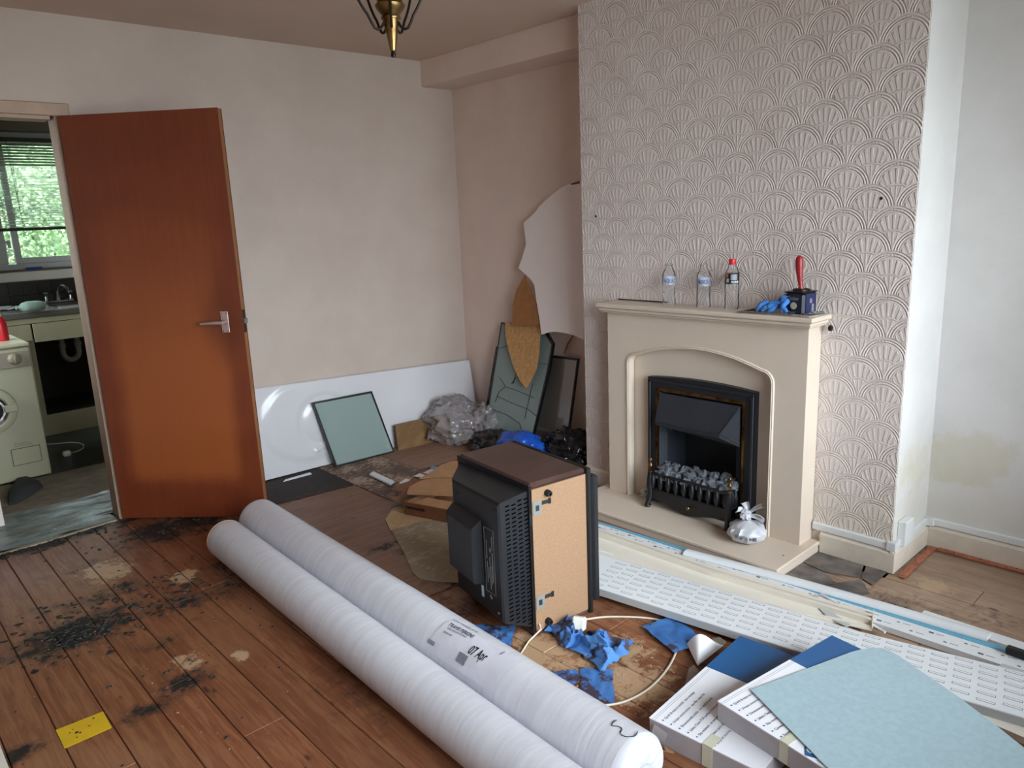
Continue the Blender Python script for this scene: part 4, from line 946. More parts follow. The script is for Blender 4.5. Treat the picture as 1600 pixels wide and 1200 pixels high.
b = MB(); write(b, 'DIET', lambda x, y: c3+V(((rl3+.0016)*cos(vd-.1+x/rl3), (rl3+.0016)*sin(vd-.1+x/rl3), .117+y)), width=.024, size=.012, bold=.02); b.build('label_lettering', 'ink', lb3)
c = upright(1254, 490); c.x = -.440; tn = thing('paint_tin', c, 'dark blue square-cornered wood oil tin with a round lid on the mantel', 'tin')
A_ = radians(-4); TT = Matrix.Translation(c) @ Matrix.Rotation(A_, 4, 'Z'); tw = .050; th_ = .078
hz_ = .092
b = MB(TT); b.box((-tw, -tw*.86, .001), (tw, tw*.86, hz_), .009); b.build('tin_body', 'tin_navy', tn)
b = MB(TT); b.box((-tw-.001, -tw*.86-.001, hz_-.002), (tw+.001, tw*.86+.001, hz_+.003), .009); b.box((-tw-.001, -tw*.86-.001, .0), (tw+.001, tw*.86+.001, .004), .009); b.build('tin_rim', 'dark_metal', tn)
b = MB(TT); b.lathe([(.034, hz_+.002), (.034, hz_+.010), (.031, hz_+.011), (.030, hz_+.007), (0, hz_+.0045)], (0, 0, 0), 26); b.build('tin_neck', 'dark_metal', tn, smooth=True)
b = MB(TT); b.box((-tw-.0012, -tw*.6, .006), (-tw-.0002, tw*.6, hz_-.004)); fl_ = b.build('front_label', 'tin_navy', tn)
b = MB(TT); b.box((-tw*.72, -tw*.86-.0012, .006), (tw*.72, -tw*.86-.0002, hz_-.004)); sl_ = b.build('side_label', 'tin_blue', tn)
fnf = lambda x, y: TT @ V((-tw-.0022, .028-x, y)); fns = lambda x, y: TT @ V((-.024+x, -tw*.86-.0022, y))
b = MB(); write(b, 'Timber', lambda x, y: fnf(x, .062+y), width=.050, size=.022, bold=.015); b.build('tin_lettering', 'tag_grey', fl_)
b = MB(); write(b, 'TEAK', lambda x, y: fnf(x+.006, .009+y), width=.032, size=.012, bold=.02); b.build('tin_lettering', 'tag_grey', fl_)
b = MB(TT); b.lathe([(.014, 0), (.014, .001), (0, .001)], (-tw-.0012, 0, .040), 20, (-1, 0, 0)); sl2 = b.build('leaf_emblem', 'washer_cream', fl_)
b = MB(TT); b.lathe([(.010, 0), (.010, .001), (0, .001)], (-.002, -tw*.86-.0012, .058), 18, (0, -1, 0)); b.box((.006, -tw*.86-.002, .012), (.022, -tw*.86-.0012, .044)); b.build('printed_marks', 'tag_grey', sl_)
# brush standing in the tin
bt = c+V((0, 0, hz_+.006)); br = thing('paint_brush', bt, 'red-handled paint brush standing upright on the dark blue tin', 'brush')
tl = V((.0, .085, 1)).normalized(); b = MB(); n_ = 12; pr_ = [(.0, .016, .010), (.010, .014, .009), (.022, .008, .006), (.045, .0095, .008), (.075, .013, .010), (.100, .015, .011), (.122, .0155, .011), (.136, .012, .009), (.144, .004, .003)]
sd = V((.45, -.9, 0)).normalized(); fd = tl.cross(sd); vs = []
for (h_, wx, wy) in pr_:
    for k in range(n_): vs.append(bt+tl*(h_-.006)+sd*wx*cos(2*pi*k/n_)+fd*wy*sin(2*pi*k/n_)+sd*(-.004*sin(h_*20)))
b.add(vs, [(i*n_+k, i*n_+(k+1) % n_, (i+1)*n_+(k+1) % n_, (i+1)*n_+k) for i in range(len(pr_)-1) for k in range(n_)]+[tuple(range(n_)), tuple(range(len(vs)-n_, len(vs)))]); b.build('handle', 'red_handle', br, smooth=True)
b = MB(); b.tube([bt+tl*(-.008), bt+tl*.006], .0165, 14); b.build('ferrule', 'dark_metal', br, smooth=True)
# newspaper under the tin, glove over its edge
b = MB(); q = [U(*p, 'z', MZ) for p in ((1157, 489), (1270, 503), (1300, 490), (1250, 482), (1180, 478))]
NP = [V((-.522, -2.462, MZ)), V((-.528, -2.775, MZ)), V((-.40, -2.790, MZ)), V((-.395, -2.470, MZ))]
for i in range(4): b.prism([p+V((rr.uniform(-.003, .003), rr.uniform(-.006, .006), .0006+i*.0016)) for p in NP], (0, 0, .0012))
nw = solo(b, 'newspaper', 'newsprint', (-.46, -2.62, MZ), 'folded newspaper on the mantel under the dark blue tin', 'newspaper')
b = MB(); b.box((-.527, -2.470, MZ+.0068), (-.505, -2.70, MZ+.0074)); b.box((-.49, -2.475, MZ+.0068), (-.41, -2.56, MZ+.0074)); b.build('dark_print', 'newsprint_dark', nw)
b = MB(); write(b, 'PROGRAMME', lambda x, y: V((-.523+y, -2.472-x, MZ+.0080)), width=.215, size=.020, bold=.02); b.build('headline', 'ink_white', nw)
for p_ in (((1268, 497), (1262, 505)), ((1290, 489), (1280, 494))):
    pass
b = MB(); b.grid(lambda u, v: V((-.40-.10*u, -2.735-.055*v, MZ+.0085+.008*abs(noise.noise(V((u*5, v*3, 8))))+.005*v)), 10, 6); solo(b, 'torn_paper', 'box_side', (-.45, -2.76, MZ), 'crumpled scrap of paper at the right end of the mantel', 'paper', smooth=False)
gl = thing('rubber_glove', (-.47, -2.56, MZ), 'crumpled blue rubber glove draped between newspaper and dark blue tin', 'glove')
gp = lambda px, py, x: U(px, py, 'x', x)
b = MB(); c0, c1 = gp(1236, 466, -.475), gp(1196, 481, -.495)
b.grid(lambda u, v: c0.lerp(c1, u)+V((-.030*sin(v*pi), .018*(v-.5), .034*(v-.5)*(1-.45*u)))+V((noise.noise(V((u*4, v*4, 0))), noise.noise(V((u*4, v*4, 5))), noise.noise(V((u*4, v*4, 9)))))*.016, 14, 10); b.grid(lambda u, v: c0.lerp(c1, u)+V((.030*sin(v*pi), .018*(v-.5), .034*(v-.5)*(1-.45*u))), 14, 10); b.build('glove_palm', 'paper_blue', gl, smooth=True)
for i, (a_, c_) in enumerate((((1206, 474), (1190, 492)), ((1216, 476), (1200, 497)), ((1222, 478), (1230, 488)), ((1200, 472), (1182, 485)), ((1230, 470), (1222, 490)))):
    p0, p1 = gp(*a_, -.492), gp(*c_, -.515); md = (p0+p1)/2+V((-.012, 0, .008)); p1.z = max(p1.z, MZ+.016); b = MB(); b.tube([p0, md, p1], [.012, .011, .007], 8); b.build('glove_finger', 'paper_blue', gl, smooth=True)
b = MB(); b.box((-.369, -1.70, MZ+.0004), (-.3655, -2.0, MZ+.006)); solo(b, 'cable_strip', 'ink', (HB, -1.8, MZ), 'thin black strip at the back left of the mantel', 'strip')
q = U(1071, 474, 'z', MZ); b = MB(); b.box((q.x-.008, q.y+.017, MZ+.0004), (q.x+.008, q.y-.017, MZ+.011), .003); solo(b, 'black_clip', 'black_rubber', (q.x, q.y, MZ), 'small black clip lying between the two water bottles', 'clip')

# ---------------------------------------------------------------- ceiling light
lc = U(615, 90, 'z', 1.95); lf = thing('ceiling_pendant', (lc.x, lc.y, H), 'brass multi-arm pendant light with a tapering finial under the ceiling', 'ceiling light')
b = MB(); b.lathe([(.0, .0), (.007, .001), (.008, .010), (.0065, .014), (.0065, .018)], lc, 14); b.build('finial_tip', 'dark_metal', lf, smooth=True)
b = MB(); b.lathe([(.0075, .018), (.0095, .019), (.0100, .024), (.0245, .105), (.0245, .110)], lc, 20); b.build('finial_cone', 'brass', lf, smooth=True)
b = MB(); b.lathe([(.028, .108), (.030, .112), (.028, .117), (.026, .120), (.044, .140), (.046, .148), (.038, .156), (.040, .165), (.044, .180), (.030, .200), (.022, .22), (.030, .245), (.022, .27), (.010, .29), (.009, .33)], lc, 24); b.build('spindle', 'brass', lf, smooth=True)
b = MB(); b.tube([lc+V((0, 0, .33)), V((lc.x, lc.y, H-.03))], .006, 10); b.lathe([(.055, H-lc.z), (.052, H-lc.z-.012), (.02, H-lc.z-.03), (.008, H-lc.z-.034)], lc, 24); b.build('ceiling_rod', 'brass', lf, smooth=True)
import mathutils
for i in range(5):
    a = radians(20+72*i); d = V((cos(a), sin(a), 0)); arm = thing('x', lc, None, None); bpy.data.objects.remove(arm)
    b = MB(); pts = []
    for k in range(14):
        t_ = k/13; ang = -pi/2*1.0+t_*1.75
        a_ = -pi/2+pi*t_; pts.append(lc+d*((.022+.035*(1+sin(a_))*.5+.075*t_)*1.0)+V((0, 0, .100-.022*sin(min(1, t_*2.2)*pi)+.26*max(0, t_-.3)**1.5)))
    b.tube(pts, .0042, 8); am = b.build('arm', 'dark_metal', lf, smooth=True)
    e = pts[-1]; b = MB(); b.lathe([(.006, -.012), (.012, -.004), (.034, .004), (.036, .008), (.014, .010), (.013, .06), (0, .062)], e, 16); b.build('candle_cup', 'brass', am, smooth=True)

# ---------------------------------------------------------------- television standing on its side
tvA = V((-1.675, -2.385, 0)); tva = radians(-7)
TVM = Matrix.Translation(tvA) @ Matrix.Rotation(tva, 4, 'Z')
tv = thing('crt_television', (-1.55, -2.2, 0), 'old boxy television with wood-grain case standing on its side on the floor', 'television')
Z1 = .572; D = .245; Wd = .452
b = MB(TVM); b.box((.0, .006, .012), (D, Wd-.004, Z1-.018)); b.build('cabinet_core', 'tv_black_deep', tv)
b = MB(TVM); b.box((.002, .0, .016), (D, .006, Z1-.024)); cbp = b.build('chipboard_base', 'chipboard', tv)
b = MB(TVM); b.box((-.010, -.004, Z1-.022), (D, Wd+.004, Z1), .010); b.build('woodgrain_side', 'tv_veneer', tv)
b = MB(TVM); b.box((-.010, -.004, .0), (D, Wd+.004, .016), .006); b.build('woodgrain_side', 'tv_veneer', tv)
b = MB(TVM); b.box((-.010, Wd-.004, .016), (D, Wd+.004, Z1-.022)); b.build('woodgrain_top', 'tv_veneer', tv)
b = MB(TVM); b.box((-.013, -.005, Z1-.030), (-.008, Wd+.004, Z1-.004), .002); b.box((-.013, -.005, .004), (-.008, .004, Z1-.02), .002); b.build('case_edge', 'tv_black', tv)
b = MB(TVM); b.box((D, -.010, .0), (D+.020, Wd+.006, Z1-.002), .005); bz = b.build('front_bezel', 'tv_black_deep', tv)
b = MB(TVM); b.box((D+.020, -.014, .045), (D+.052, Wd-.04, Z1-.035), .008); b.build('screen_surround', 'tv_black', bz)
b = MB(TVM)
b.grid(lambda u, v: V((D+.053+.018*(1-(2*u-1)**2)*(1-(2*v-1)**2), .02+(Wd-.09)*u, .075+(Z1-.15)*v)), 12, 12); b.build('screen_glass', 'fire_slate', bz, smooth=True)
# moulded back cover
w0 = -.010; w1 = -.135
f0 = [(w0, .006, .036), (w0, Wd-.012, .036), (w0, Wd-.012, Z1-.030), (w0, .006, Z1-.024)]
f1 = [(w1, .004, .097), (w1, .298, .120), (w1, .298, .540), (w1, .004, .532)]
def loft(b, A_, B_, e=.008):
    """box-like loft between two quads with a chamfered far rim"""
    A_ = [V(p) for p in A_]; B_ = [V(p) for p in B_]; cB = sum(B_, V())/4; dirn = (cB-sum(A_, V())/4); dirn.normalize()
    Bc = [p+(cB-p).normalized()*e*1.3 for p in B_]; Bs = [p-(p-a).normalized()*e for p, a in zip(B_, A_)]
    vs = A_+Bs+Bc; fs_ = []
    for i in range(4): j = (i+1) % 4; fs_ += [(i, j, 4+j, 4+i), (4+i, 4+j, 8+j, 8+i)]
    fs_ += [(0, 1, 2, 3), (8, 9, 10, 11)]; b.add(vs, fs_)
b = MB(TVM); loft(b, f0, f1); bc_ = b.build('back_cover', 'tv_black', tv)
b = MB(TVM); loft(b, [(w1+.004, .112, .205), (w1+.004, .300, .215), (w1+.004, .300, .455), (w1+.004, .112, .445)], [(-.176, .116, .212), (-.176, .280, .225), (-.176, .280, .435), (-.176, .116, .418)], .006); b.build('tube_neck_housing', 'tv_black', bc_)
# ventilation slots on the cover's near side
b = MB(TVM)
for c_ in range(4):
    u0 = -.022-c_*.026
    tt = (-u0-.010)/.125; zlo = .036+(.097-.036)*tt+.012; zhi = (Z1-.024)+(.532-Z1+.024)*tt-.012; k_ = int((zhi-zlo)/.0150)
    yy = .006+(.004-.006)*tt
    for r_ in range(k_):
        z_ = zlo+(zhi-zlo)*(r_+.5*(c_ % 2)*.6)/k_; yv = yy-.0025
        b.add([(u0-.0085, yv, z_-.001), (u0+.0085, yv, z_+.001), (u0+.0085, yv, z_+.0060), (u0-.0085, yv, z_+.0038)], [(0, 1, 2, 3)])
o = b.build('vent_slots', 'void_black', bc_); o['kind'] = 'stuff'
b = MB(TVM); b.box((w1-.0012, .040, .185), (w1-.0002, .098, .425)); rl_ = b.build('rating_plate', 'ink', bc_)
b = MB(TVM); xw = w1-.0017
for (a0, a1, z0_, z1_) in ((.040, .0415, .185, .425), (.0965, .098, .185, .425), (.040, .098, .185, .1865), (.040, .098, .4235, .425), (.084, .087, .22, .30), (.084, .087, .31, .38), (.076, .079, .24, .28), (.066, .070, .20, .32), (.058, .061, .22, .29), (.050, .055, .23, .34), (.050, .053, .35, .40), (.060, .068, .34, .355)):
    b.box((xw, a0, z0_), (xw+.0005, a1, z1_))
b.build('printed_lines', 'tag_grey', rl_)
b = MB(TVM); b.box((w1-.001, .118, .150), (w1-.0002, .132, .192)); b.build('blue_sticker', 'teal_sheet', bc_)
b = MB(TVM); b.box((w1-.002, .100, .140), (w1-.0002, .150, .200), .002); b.build('socket_panel', 'tv_black_deep', bc_) if 0 else None
for (y_, z_) in ((.030, .505), (.26, .50), (.03, .125), (.25, .15), (.075, .172), (.070, .166)): b = MB(TVM); b.lathe([(.0045, 0), (.0045, .0015), (.002, .001)], (w1-.0002, y_, z_), 8, (-1, 0, 0)); b.build('screw', 'tag_grey' if z_ < .18 and y_ < .08 else 'dark_metal', bc_)
for (u_, z_) in ((.067, .523), (.052, .042)): b = MB(TVM); b.lathe([(.012, 0), (.0125, .010), (.010, .020), (.006, .020), (.006, .012), (0, .012)], (u_, .0, z_), 14, (0, -1, 0)); b.build('rubber_foot', 'black_rubber', cbp, smooth=True)
for z_ in (.478, .124):
    b = MB(TVM); b.box((.004, -.0025, z_-.026), (.042, -.0002, z_+.026), .001); br_ = b.build('metal_bracket', 'tag_grey', cbp)
    b = MB(TVM); b.box((.015, -.0032, z_-.010), (.030, -.0024, z_+.010)); b.build('bracket_hole', 'fire_slate', br_)
    b = MB(TVM); b.box((.044, -.0016, z_+.006), (.084, -.0002, z_+.020)); b.box((.072, -.0016, z_+.002), (.084, -.0002, z_+.024)); b.build('slot', 'cabinet_dark', cbp)
b = MB(TVM); b.box((-.014, -.003, z_+.30), (.0, .0, z_+.34)); b.build('side_clip', 'tv_black_deep', cbp)

# mains lead, inline block
lead = [TVM @ V((.012, -.003, .045)), TVM @ V((.010, -.016, .030))] + [U(*p, 'z', .005) for p in ((826, 1002), (812, 1024), (806, 1036))]
b = MB(); b.tube(lead, .0033, 8); solo(b, 'television_lead', 'cable_cream', (lead[3].x, lead[3].y, 0), 'cream lead coming out of the chipboard base of the television', 'lead', smooth=True)
def curve(pts, n=6):
    P = [V(p) for p in pts]; out = []
    for i in range(len(P)-1):
        p0, p1, p2, p3 = P[max(i-1, 0)], P[i], P[i+1], P[min(i+2, len(P)-1)]
        for k in range(n):
            t_ = k/n; out.append(.5*((2*p1)+(p2-p0)*t_+(2*p0-5*p1+4*p2-p3)*t_*t_+(3*p1-p0-3*p2+p3)*t_**3))
    return out+[P[-1]]
b = MB(); b.tube(curve([U(*p, 'z', .0045) for p in ((914, 968), (945, 964), (985, 964), (1020, 967), (1045, 975), (1060, 990), (1058, 1013), (1046, 1040), (1025, 1066), (1000, 1085), (970, 1098), (938, 1103))]), .0037, 8); solo(b, 'long_lead', 'cable_cream', (-1.5, -2.7, 0), 'long cream lead looping over the boards past the blue paper', 'lead', smooth=True)
c = U(905, 978, 'z', .02); sb = thing('plug_block', (c.x, c.y, 0), 'white square plug standing beside the television base', 'plug')
b = MB(Matrix.Translation((c.x, c.y, .03)) @ Matrix.Rotation(.5, 4, 'Z') @ Matrix.Rotation(.35, 4, 'Y')); b.box((-.018, -.024, -.024), (.018, .024, .024), .006); b.build('plug_body', 'plastic_white', sb, smooth=False)
b = MB(); b.tube([(c.x-.012, c.y-.012, .012), (c.x-.025, c.y-.03, .004), (c.x-.04, c.y-.04, .004)], .003, 7); b.build('plug_cord', 'cable_cream', sb, smooth=True)

# ---------------------------------------------------------------- two long rolls
def roll(name, xa, xb, r, ya, yb, label, core):
    """cylinder from y=ya (far) to y=yb (near); xa, xb its axis at y=-1 and y=-3"""
    X_ = lambda y: xa+(xb-xa)*(-1-y)/2
    mid = V((X_((ya+yb)/2), (ya+yb)/2, 0)); t = thing(name, mid, label, 'roll'); ax = V((X_(yb)-X_(ya), yb-ya, 0)).normalized(); sd = V((0, 0, 1)).cross(ax).normalized()
    n, m = 48, 170; b = MB()
    def sf(u, v):
        y = ya+(yb-ya)*v; a = 2*pi*u; k_ = 1+.007*noise.noise(V((cos(a)*1.5, y*4.0, sin(a)*1.5)))+.004*noise.noise(V((cos(a)*2, y*26, sin(a)*2)))
        e = min(v, 1-v)*(ya-yb); k_ *= 1-.10*max(0, 1-e/.016)**2
        return V((X_(y), y, r+.0012))+(sd*cos(a)+V((0, 0, 1))*sin(a))*r*k_
    b.grid(sf, n, m); w_ = b.build('plastic_wrap', 'roll_wrap', t, smooth=True)
    for y, s_ in ((ya, -1), (yb, 1)):
        c_ = V((X_(y), y, r+.0012)); b = MB(); k_ = .90 if 1 else 1
        rb = random.Random(8)
        b.grid(lambda u, v: c_+ax*s_*(.012*(1-v)**.7-.010*(1-v)**6+.0035*sin(u*2*pi*9+3*sin(u*12))*v*(1-v)*4)+(sd*cos(2*pi*u)+V((0, 0, 1))*sin(2*pi*u))*r*(.28+.62*v), 48, 8); b.build('end_wrap', core if s_ == -1 else 'bag_white', t, smooth=True)
        b = MB(); b.lathe([(r*.30, .010), (r*.33, .012), (r*.33, -.01), (r*.28, -.02), (r*.28, .011)], c_, 22, ax*s_); b.build('cardboard_core', core, t, smooth=True)
        b = MB(); b.lathe([(r*.29, -.006), (0, -.006)], c_, 22, ax*s_); b.build('core_hollow', 'ink', t)
    def at(px, py, off=.0012):
        """where a pixel's ray meets the roll"""
        d = ray(px, py); o = CAMP-V((X_(0), 0, r+.0012)); dd = d-ax*d.dot(ax); oo = o-ax*o.dot(ax)
        A_, B_, C_ = dd.dot(dd), 2*dd.dot(oo), oo.dot(oo)-r*r; q = B_*B_-4*A_*C_; t_ = (-B_-sqrt(max(q, 0)))/(2*A_); p = CAMP+d*t_
        h = p-V((X_(0), 0, r+.0012)); y = p.y; rd = h-ax*h.dot(ax); return y, math.atan2(rd.dot(V((0, 0, 1))), rd.dot(sd))
    def on(y, a, off=.0015): return V((X_(y), y, r+.0012))+(sd*cos(a)+V((0, 0, 1))*sin(a))*(r+off)
    return t, w_, at, on
r1, rw1, at1, on1 = roll('membrane_roll', -2.174, -2.238, .0862, -.885, -3.26, 'long white wrapped roll with a crinkled far end, left of the pair on the floor', 'core_brown')
r2, rw2, at2, on2 = roll('membrane_roll', -1.985, -2.049, .0985, -.805, -3.140, 'long white wrapped roll with a printed paper label, right of the pair on the floor', 'bag_white')
b = MB(); rm = lambda ra: None
c_ = on1(-.884, pi/2, 0); b = MB(); ax1 = V((-.032, -1, 0)).normalized(); b.lathe([(.0805, -.001), (.0855, .001), (.0870, .004), (.0870, .010), (.083, .012)], V((-2.174-.032*(-.116), -.884, .0874)), 44, ax1); b.build('end_disc_rim', 'core_brown', r1, smooth=True)
yL, aT = at2(702, 966); yR, aB = at2(750, 1072); yR2, _ = at2(806, 1022); y_l, a_l = at2(668, 1008)
sg = 1 if aT > aB else -1
b = MB(); La, Lb = min(aT, aB), max(aT, aB); yl0 = at2(684, 985)[0]; yl1 = at2(790, 1045)[0]
b.grid(lambda u, v: on2(yl0+(yl1-yl0)*u+.004*noise.noise(V((u*9, v*9, 1))), La+(Lb-La)*v, .0016+.0012*noise.noise(V((u*12, v*12, 4)))), 30, 20); lab = b.build('paper_label', 'label_paper', r2, smooth=True)
def cyltext(s, p0, p1, size, bold=.02, mat='ink', name='label_lettering'):
    y0_, a0_ = at2(*p0); y1_, a1_ = at2(*p1); b = MB(); L_ = abs(y1_-y0_); r_ = .0985; sg_ = 1 if at2(p0[0]+4, p0[1]-10)[1] > a0_ else -1
    write(b, s, lambda x, y: on2(y0_+(y1_-y0_)*x/L_, a0_+(a1_-a0_)*x/L_+sg_*y/r_, .0032), width=L_, size=size, bold=bold); b.build(name, mat, lab)
cyltext('TRAVIS PERKINS', (700, 978), (738, 998), .020, .02)
cyltext('07 Apr', (731, 1021), (757, 1035), .042, .02)
cyltext('TIMBER & BUILDING MATERIALS', (698, 983), (728, 998), .010, .0)
cyltext('DELIVERY NOTE', (693, 989), (706, 996), .010, .0)
cyltext('DPM MEMBRANE', (706, 970), (745, 990), .013, .0, 'ink_grey')
for (p, q_, w_, h_) in (((713, 1033), (727, 1041), .0, .030), ((669, 1004), (680, 1010), .0, .013), ((780, 1024), (789, 1021), .0, .022)):
    y0_, a0_ = at2(*p); y1_, a1_ = at2(*q_); b = MB(); k_ = 14
    sg_ = 1 if at2(p[0]+4, p[1]-10)[1] > a0_ else -1
    for i in range(k_):
        ya_ = y0_+(y1_-y0_)*i/k_; yb_ = ya_+(y1_-y0_)/k_*(.35+.35*((i*7) % 3)/2); aa = a0_
        b.add([on2(ya_, aa, .0034), on2(yb_, aa, .0034), on2(yb_, aa+sg_*h_*.5/.0985, .0036), on2(ya_, aa+sg_*h_*.5/.0985, .0036), on2(yb_, aa+sg_*h_/.0985, .0034), on2(ya_, aa+sg_*h_/.0985, .0034)], [(0, 1, 2, 3), (3, 2, 4, 5)])
    b.build('barcode', 'ink_grey', lab)
mk = [at2(*p) for p in ((963, 1126), (957, 1131), (957, 1135), (966, 1136), (972, 1140), (970, 1147), (978, 1152), (992, 1151), (996, 1144))]
b = MB(); b.tube(curve([on2(y_, a_, .0022) for y_, a_ in mk], 4), .0011, 5); b.build('marker_scribble', 'ink', r2)

# ---------------------------------------------------------------- two tile boxes and the teal sheet
BUL = ['Quick & easy to install - less wastage', 'Unique construction - lays flat, stays flat', 'Dimensionally stable - no need to weld', 'Safety Clean PUR surface treatment', 'Slip resistant - in wet and dry areas', 'Convenient pack sizes - easy to carry', 'Recycled backing - up to 40% content']
def tilebox(z0, z1, A_, B_, blue, W_, label, tpos, lh, tw_):
    A_ = V(A_); B_ = V(B_); ex = (B_-A_); L_ = ex.length; ex.normalize(); ey = V((ex.y, -ex.x, 0)); A0 = V((A_.x, A_.y, z0))
    t = thing('tile_box', A0+ex*L_/2+ey*W_/2, label, 'box')
    P = lambda u, v, z: A_*0 + V((A_.x, A_.y, 0)) + ex*u + ey*v + V((0, 0, z))
    b = MB(); b.prism([P(0, 0, z0+.001), P(L_, 0, z0+.001), P(L_, W_, z0+.001), P(0, W_, z0+.001)], (0, 0, z1-z0-.003)); b.build('carton', 'box_side', t)
    lu = L_*blue
    b = MB(); b.prism([P(-.001, -.001, z1-.0035), P(lu, -.001, z1-.0035), P(lu, W_, z1-.0035), P(-.001, W_, z1-.0035)], (0, 0, .0035)); tp = b.build('printed_lid', 'paper_white', t)
    b = MB(); b.prism([P(lu, -.001, z1-.0035), P(L_+.001, -.001, z1-.0035), P(L_+.001, W_, z1-.0035), P(lu, W_, z1-.0035)], (0, 0, .0036)); b.build('blue_end', 'box_blue', t)
    b = MB(); b.prism([P(lu, -.0015, z0+.01), P(L_+.0015, -.0015, z0+.01), P(L_+.0015, -.0015, z1-.003), P(lu, -.0015, z1-.003)], ey*.001); b.prism([P(L_+.0002, 0, z0+.002), P(L_+.0002, W_, z0+.002), P(L_+.0002, W_, z1-.003), P(L_+.0002, 0, z1-.003)], ex*.0012); b.build('blue_end', 'box_blue', t)
    for e_ in (.010, .016): b = MB(); b.prism([P(0, e_, z1), P(lu, e_, z1), P(lu, e_+.0012, z1), P(0, e_+.0012, z1)], (0, 0, .0003)); b.build('crease', 'box_side', tp)
    for i, s in enumerate(BUL):
        b = MB()
        u0, v0 = tpos[0], tpos[1]+i*lh
        vs, _ = text_geo(s); wdt = (max(v[0] for v in vs)-min(v[0] for v in vs))*tw_
        if u0+.016+wdt > lu-.004: wdt = lu-.004-u0-.016
        write(b, s, lambda x, y: P(u0+.014+x, v0-y, z1+.0006), width=wdt, size=tw_*1.1, bold=.006)
        b.add([P(u0+.0045+.0028*cos(k*pi/3), v0-.0045+.0028*sin(k*pi/3), z1+.0006) for k in range(6)], [tuple(range(6))])
        b.build('bullet_line', 'ink', tp)
    return t, P, L_, lu, tp
tb1, P1, L1, lu1, tp1 = tilebox(0, .068, (-1.829, -2.997, 0), (-1.288, -2.960, 0), .585, .33, 'lower white and blue tile box on the floorboards, nearest the blue paper', (.008, .040), .0265, .0106)
b = MB(); b.prism([P1(-.002, .165, .004), P1(-.002, .195, .004), P1(-.002, .195, .069), P1(-.002, .165, .069)], V((.001, 0, 0))); b.prism([P1(-.002, .165, .0684), P1(.05, .165, .0684), P1(.05, .195, .0684), P1(-.002, .195, .0684)], (0, 0, .0006)); b.build('clear_tape', 'box_tape', tb1)
b = MB(); b.grid(lambda u, v: P1(-.006-.018*sin(v*pi)-.012*u, .02+.05*u, .060-.055*v), 6, 6); b.build('torn_flap', 'lining_pink' if 0 else 'box_side', tb1, smooth=False)
b = MB(); b.prism([P1(-.004, .01, .001), P1(-.055, -.015, .001), P1(-.010, .085, .001)], (0, 0, .006)); b.build('torn_corner', 'cardboard', tb1)
b = MB(); b.tube(curve([P1(u_, v_, .0692) for u_, v_ in ((.12, .30), (.15, .27), (.14, .31), (.19, .28), (.18, .32), (.23, .29))], 4), .0008, 4); b.build('pen_scribble', 'ink_grey', tp1)
tb2, P2, L2, lu2, tp2 = tilebox(.0685, .130, tuple(U(1122, 1095, 'z', .13)), tuple(U(1300, 993, 'z', .13)), .60, .355, 'upper white and blue tile box, resting skewed on the lower one', (.008, .040), .0265, .0106)
b = MB(); b.prism([P2(-.002, .20, .072), P2(-.002, .225, .072), P2(-.002, .225, .131), P2(-.002, .20, .131)], V((.001, 0, 0))); b.prism([P2(-.002, .20, .1304), P2(.05, .20, .1304), P2(.05, .225, .1304), P2(-.002, .225, .1304)], (0, 0, .0006)); b.build('clear_tape', 'box_tape', tb2)
q = [U(*p, 'z', .1306) for p in ((1257, 1163), (1258, 1180), (1300, 1192), (1330, 1230), (1290, 1190))]
b = MB(); b.prism([p for p in q[:3]]+[q[2]+V((.1, -.05, 0)), U(1262, 1163, 'z', .1306)], (0, 0, .0006)); b.build('printed_logo', 'box_blue', tp2)
b = MB(); write(b, 'C', plane_fn(U(1268, 1179, 'z', .1316), (.9, -.2, 0), (.2, .9, 0)), size=.03, bold=.03); b.build('logo_lettering', 'ink_white', tp2)
zt_ = .1325; q = [U(*p, 'z', zt_) for p in ((1173, 1079), (1330, 1020), (1345, 1016), (1360, 1013.5), (1377, 1013.5), (1390, 1018), (1404, 1026), (1497, 1090), (1560, 1138), (1600, 1170), (1640, 1290), (1400, 1290), (1290, 1198))]
b = MB(); b.prism(q, (0, 0, .003)); solo(b, 'vinyl_tile_sheet', 'teal_sheet', (q[0]+V((.3, -.3, 0))), 'large speckled teal vinyl sheet lying on the upper tile box', 'vinyl sheet')

# ---------------------------------------------------------------- long plastic boards and trims at the right
def band(pa, pb, z0, z1, name, mt, at, label, cat, parent=None, n=14):
    """long board between two edge polylines (x, y)"""
    def ev(P, t_):
        L_ = (len(P)-1)*t_; i = min(int(L_), len(P)-2); f = L_-i; return V((P[i][0]+(P[i+1][0]-P[i][0])*f, P[i][1]+(P[i+1][1]-P[i][1])*f, 0))
    b = MB()
    for i in range(n):
        a0, a1, c0, c1 = ev(pa, i/n), ev(pa, (i+1)/n), ev(pb, i/n), ev(pb, (i+1)/n)
        z_ = V((0, 0, 1)); vs = [a0+z_*z0, a1+z_*z0, c1+z_*z0, c0+z_*z0, a0+z_*z1, a1+z_*z1, c1+z_*z1, c0+z_*z1]
        fs_ = [(0, 3, 2, 1), (4, 5, 6, 7), (0, 1, 5, 4), (2, 3, 7, 6)] + ([(0, 4, 7, 3)] if i == 0 else []) + ([(1, 2, 6, 5)] if i == n-1 else [])
        b.add(vs, fs_)
    if parent: return b.build(name, mt, parent), ev
    return tag(b.build(name, mt, None, at), label, cat), ev
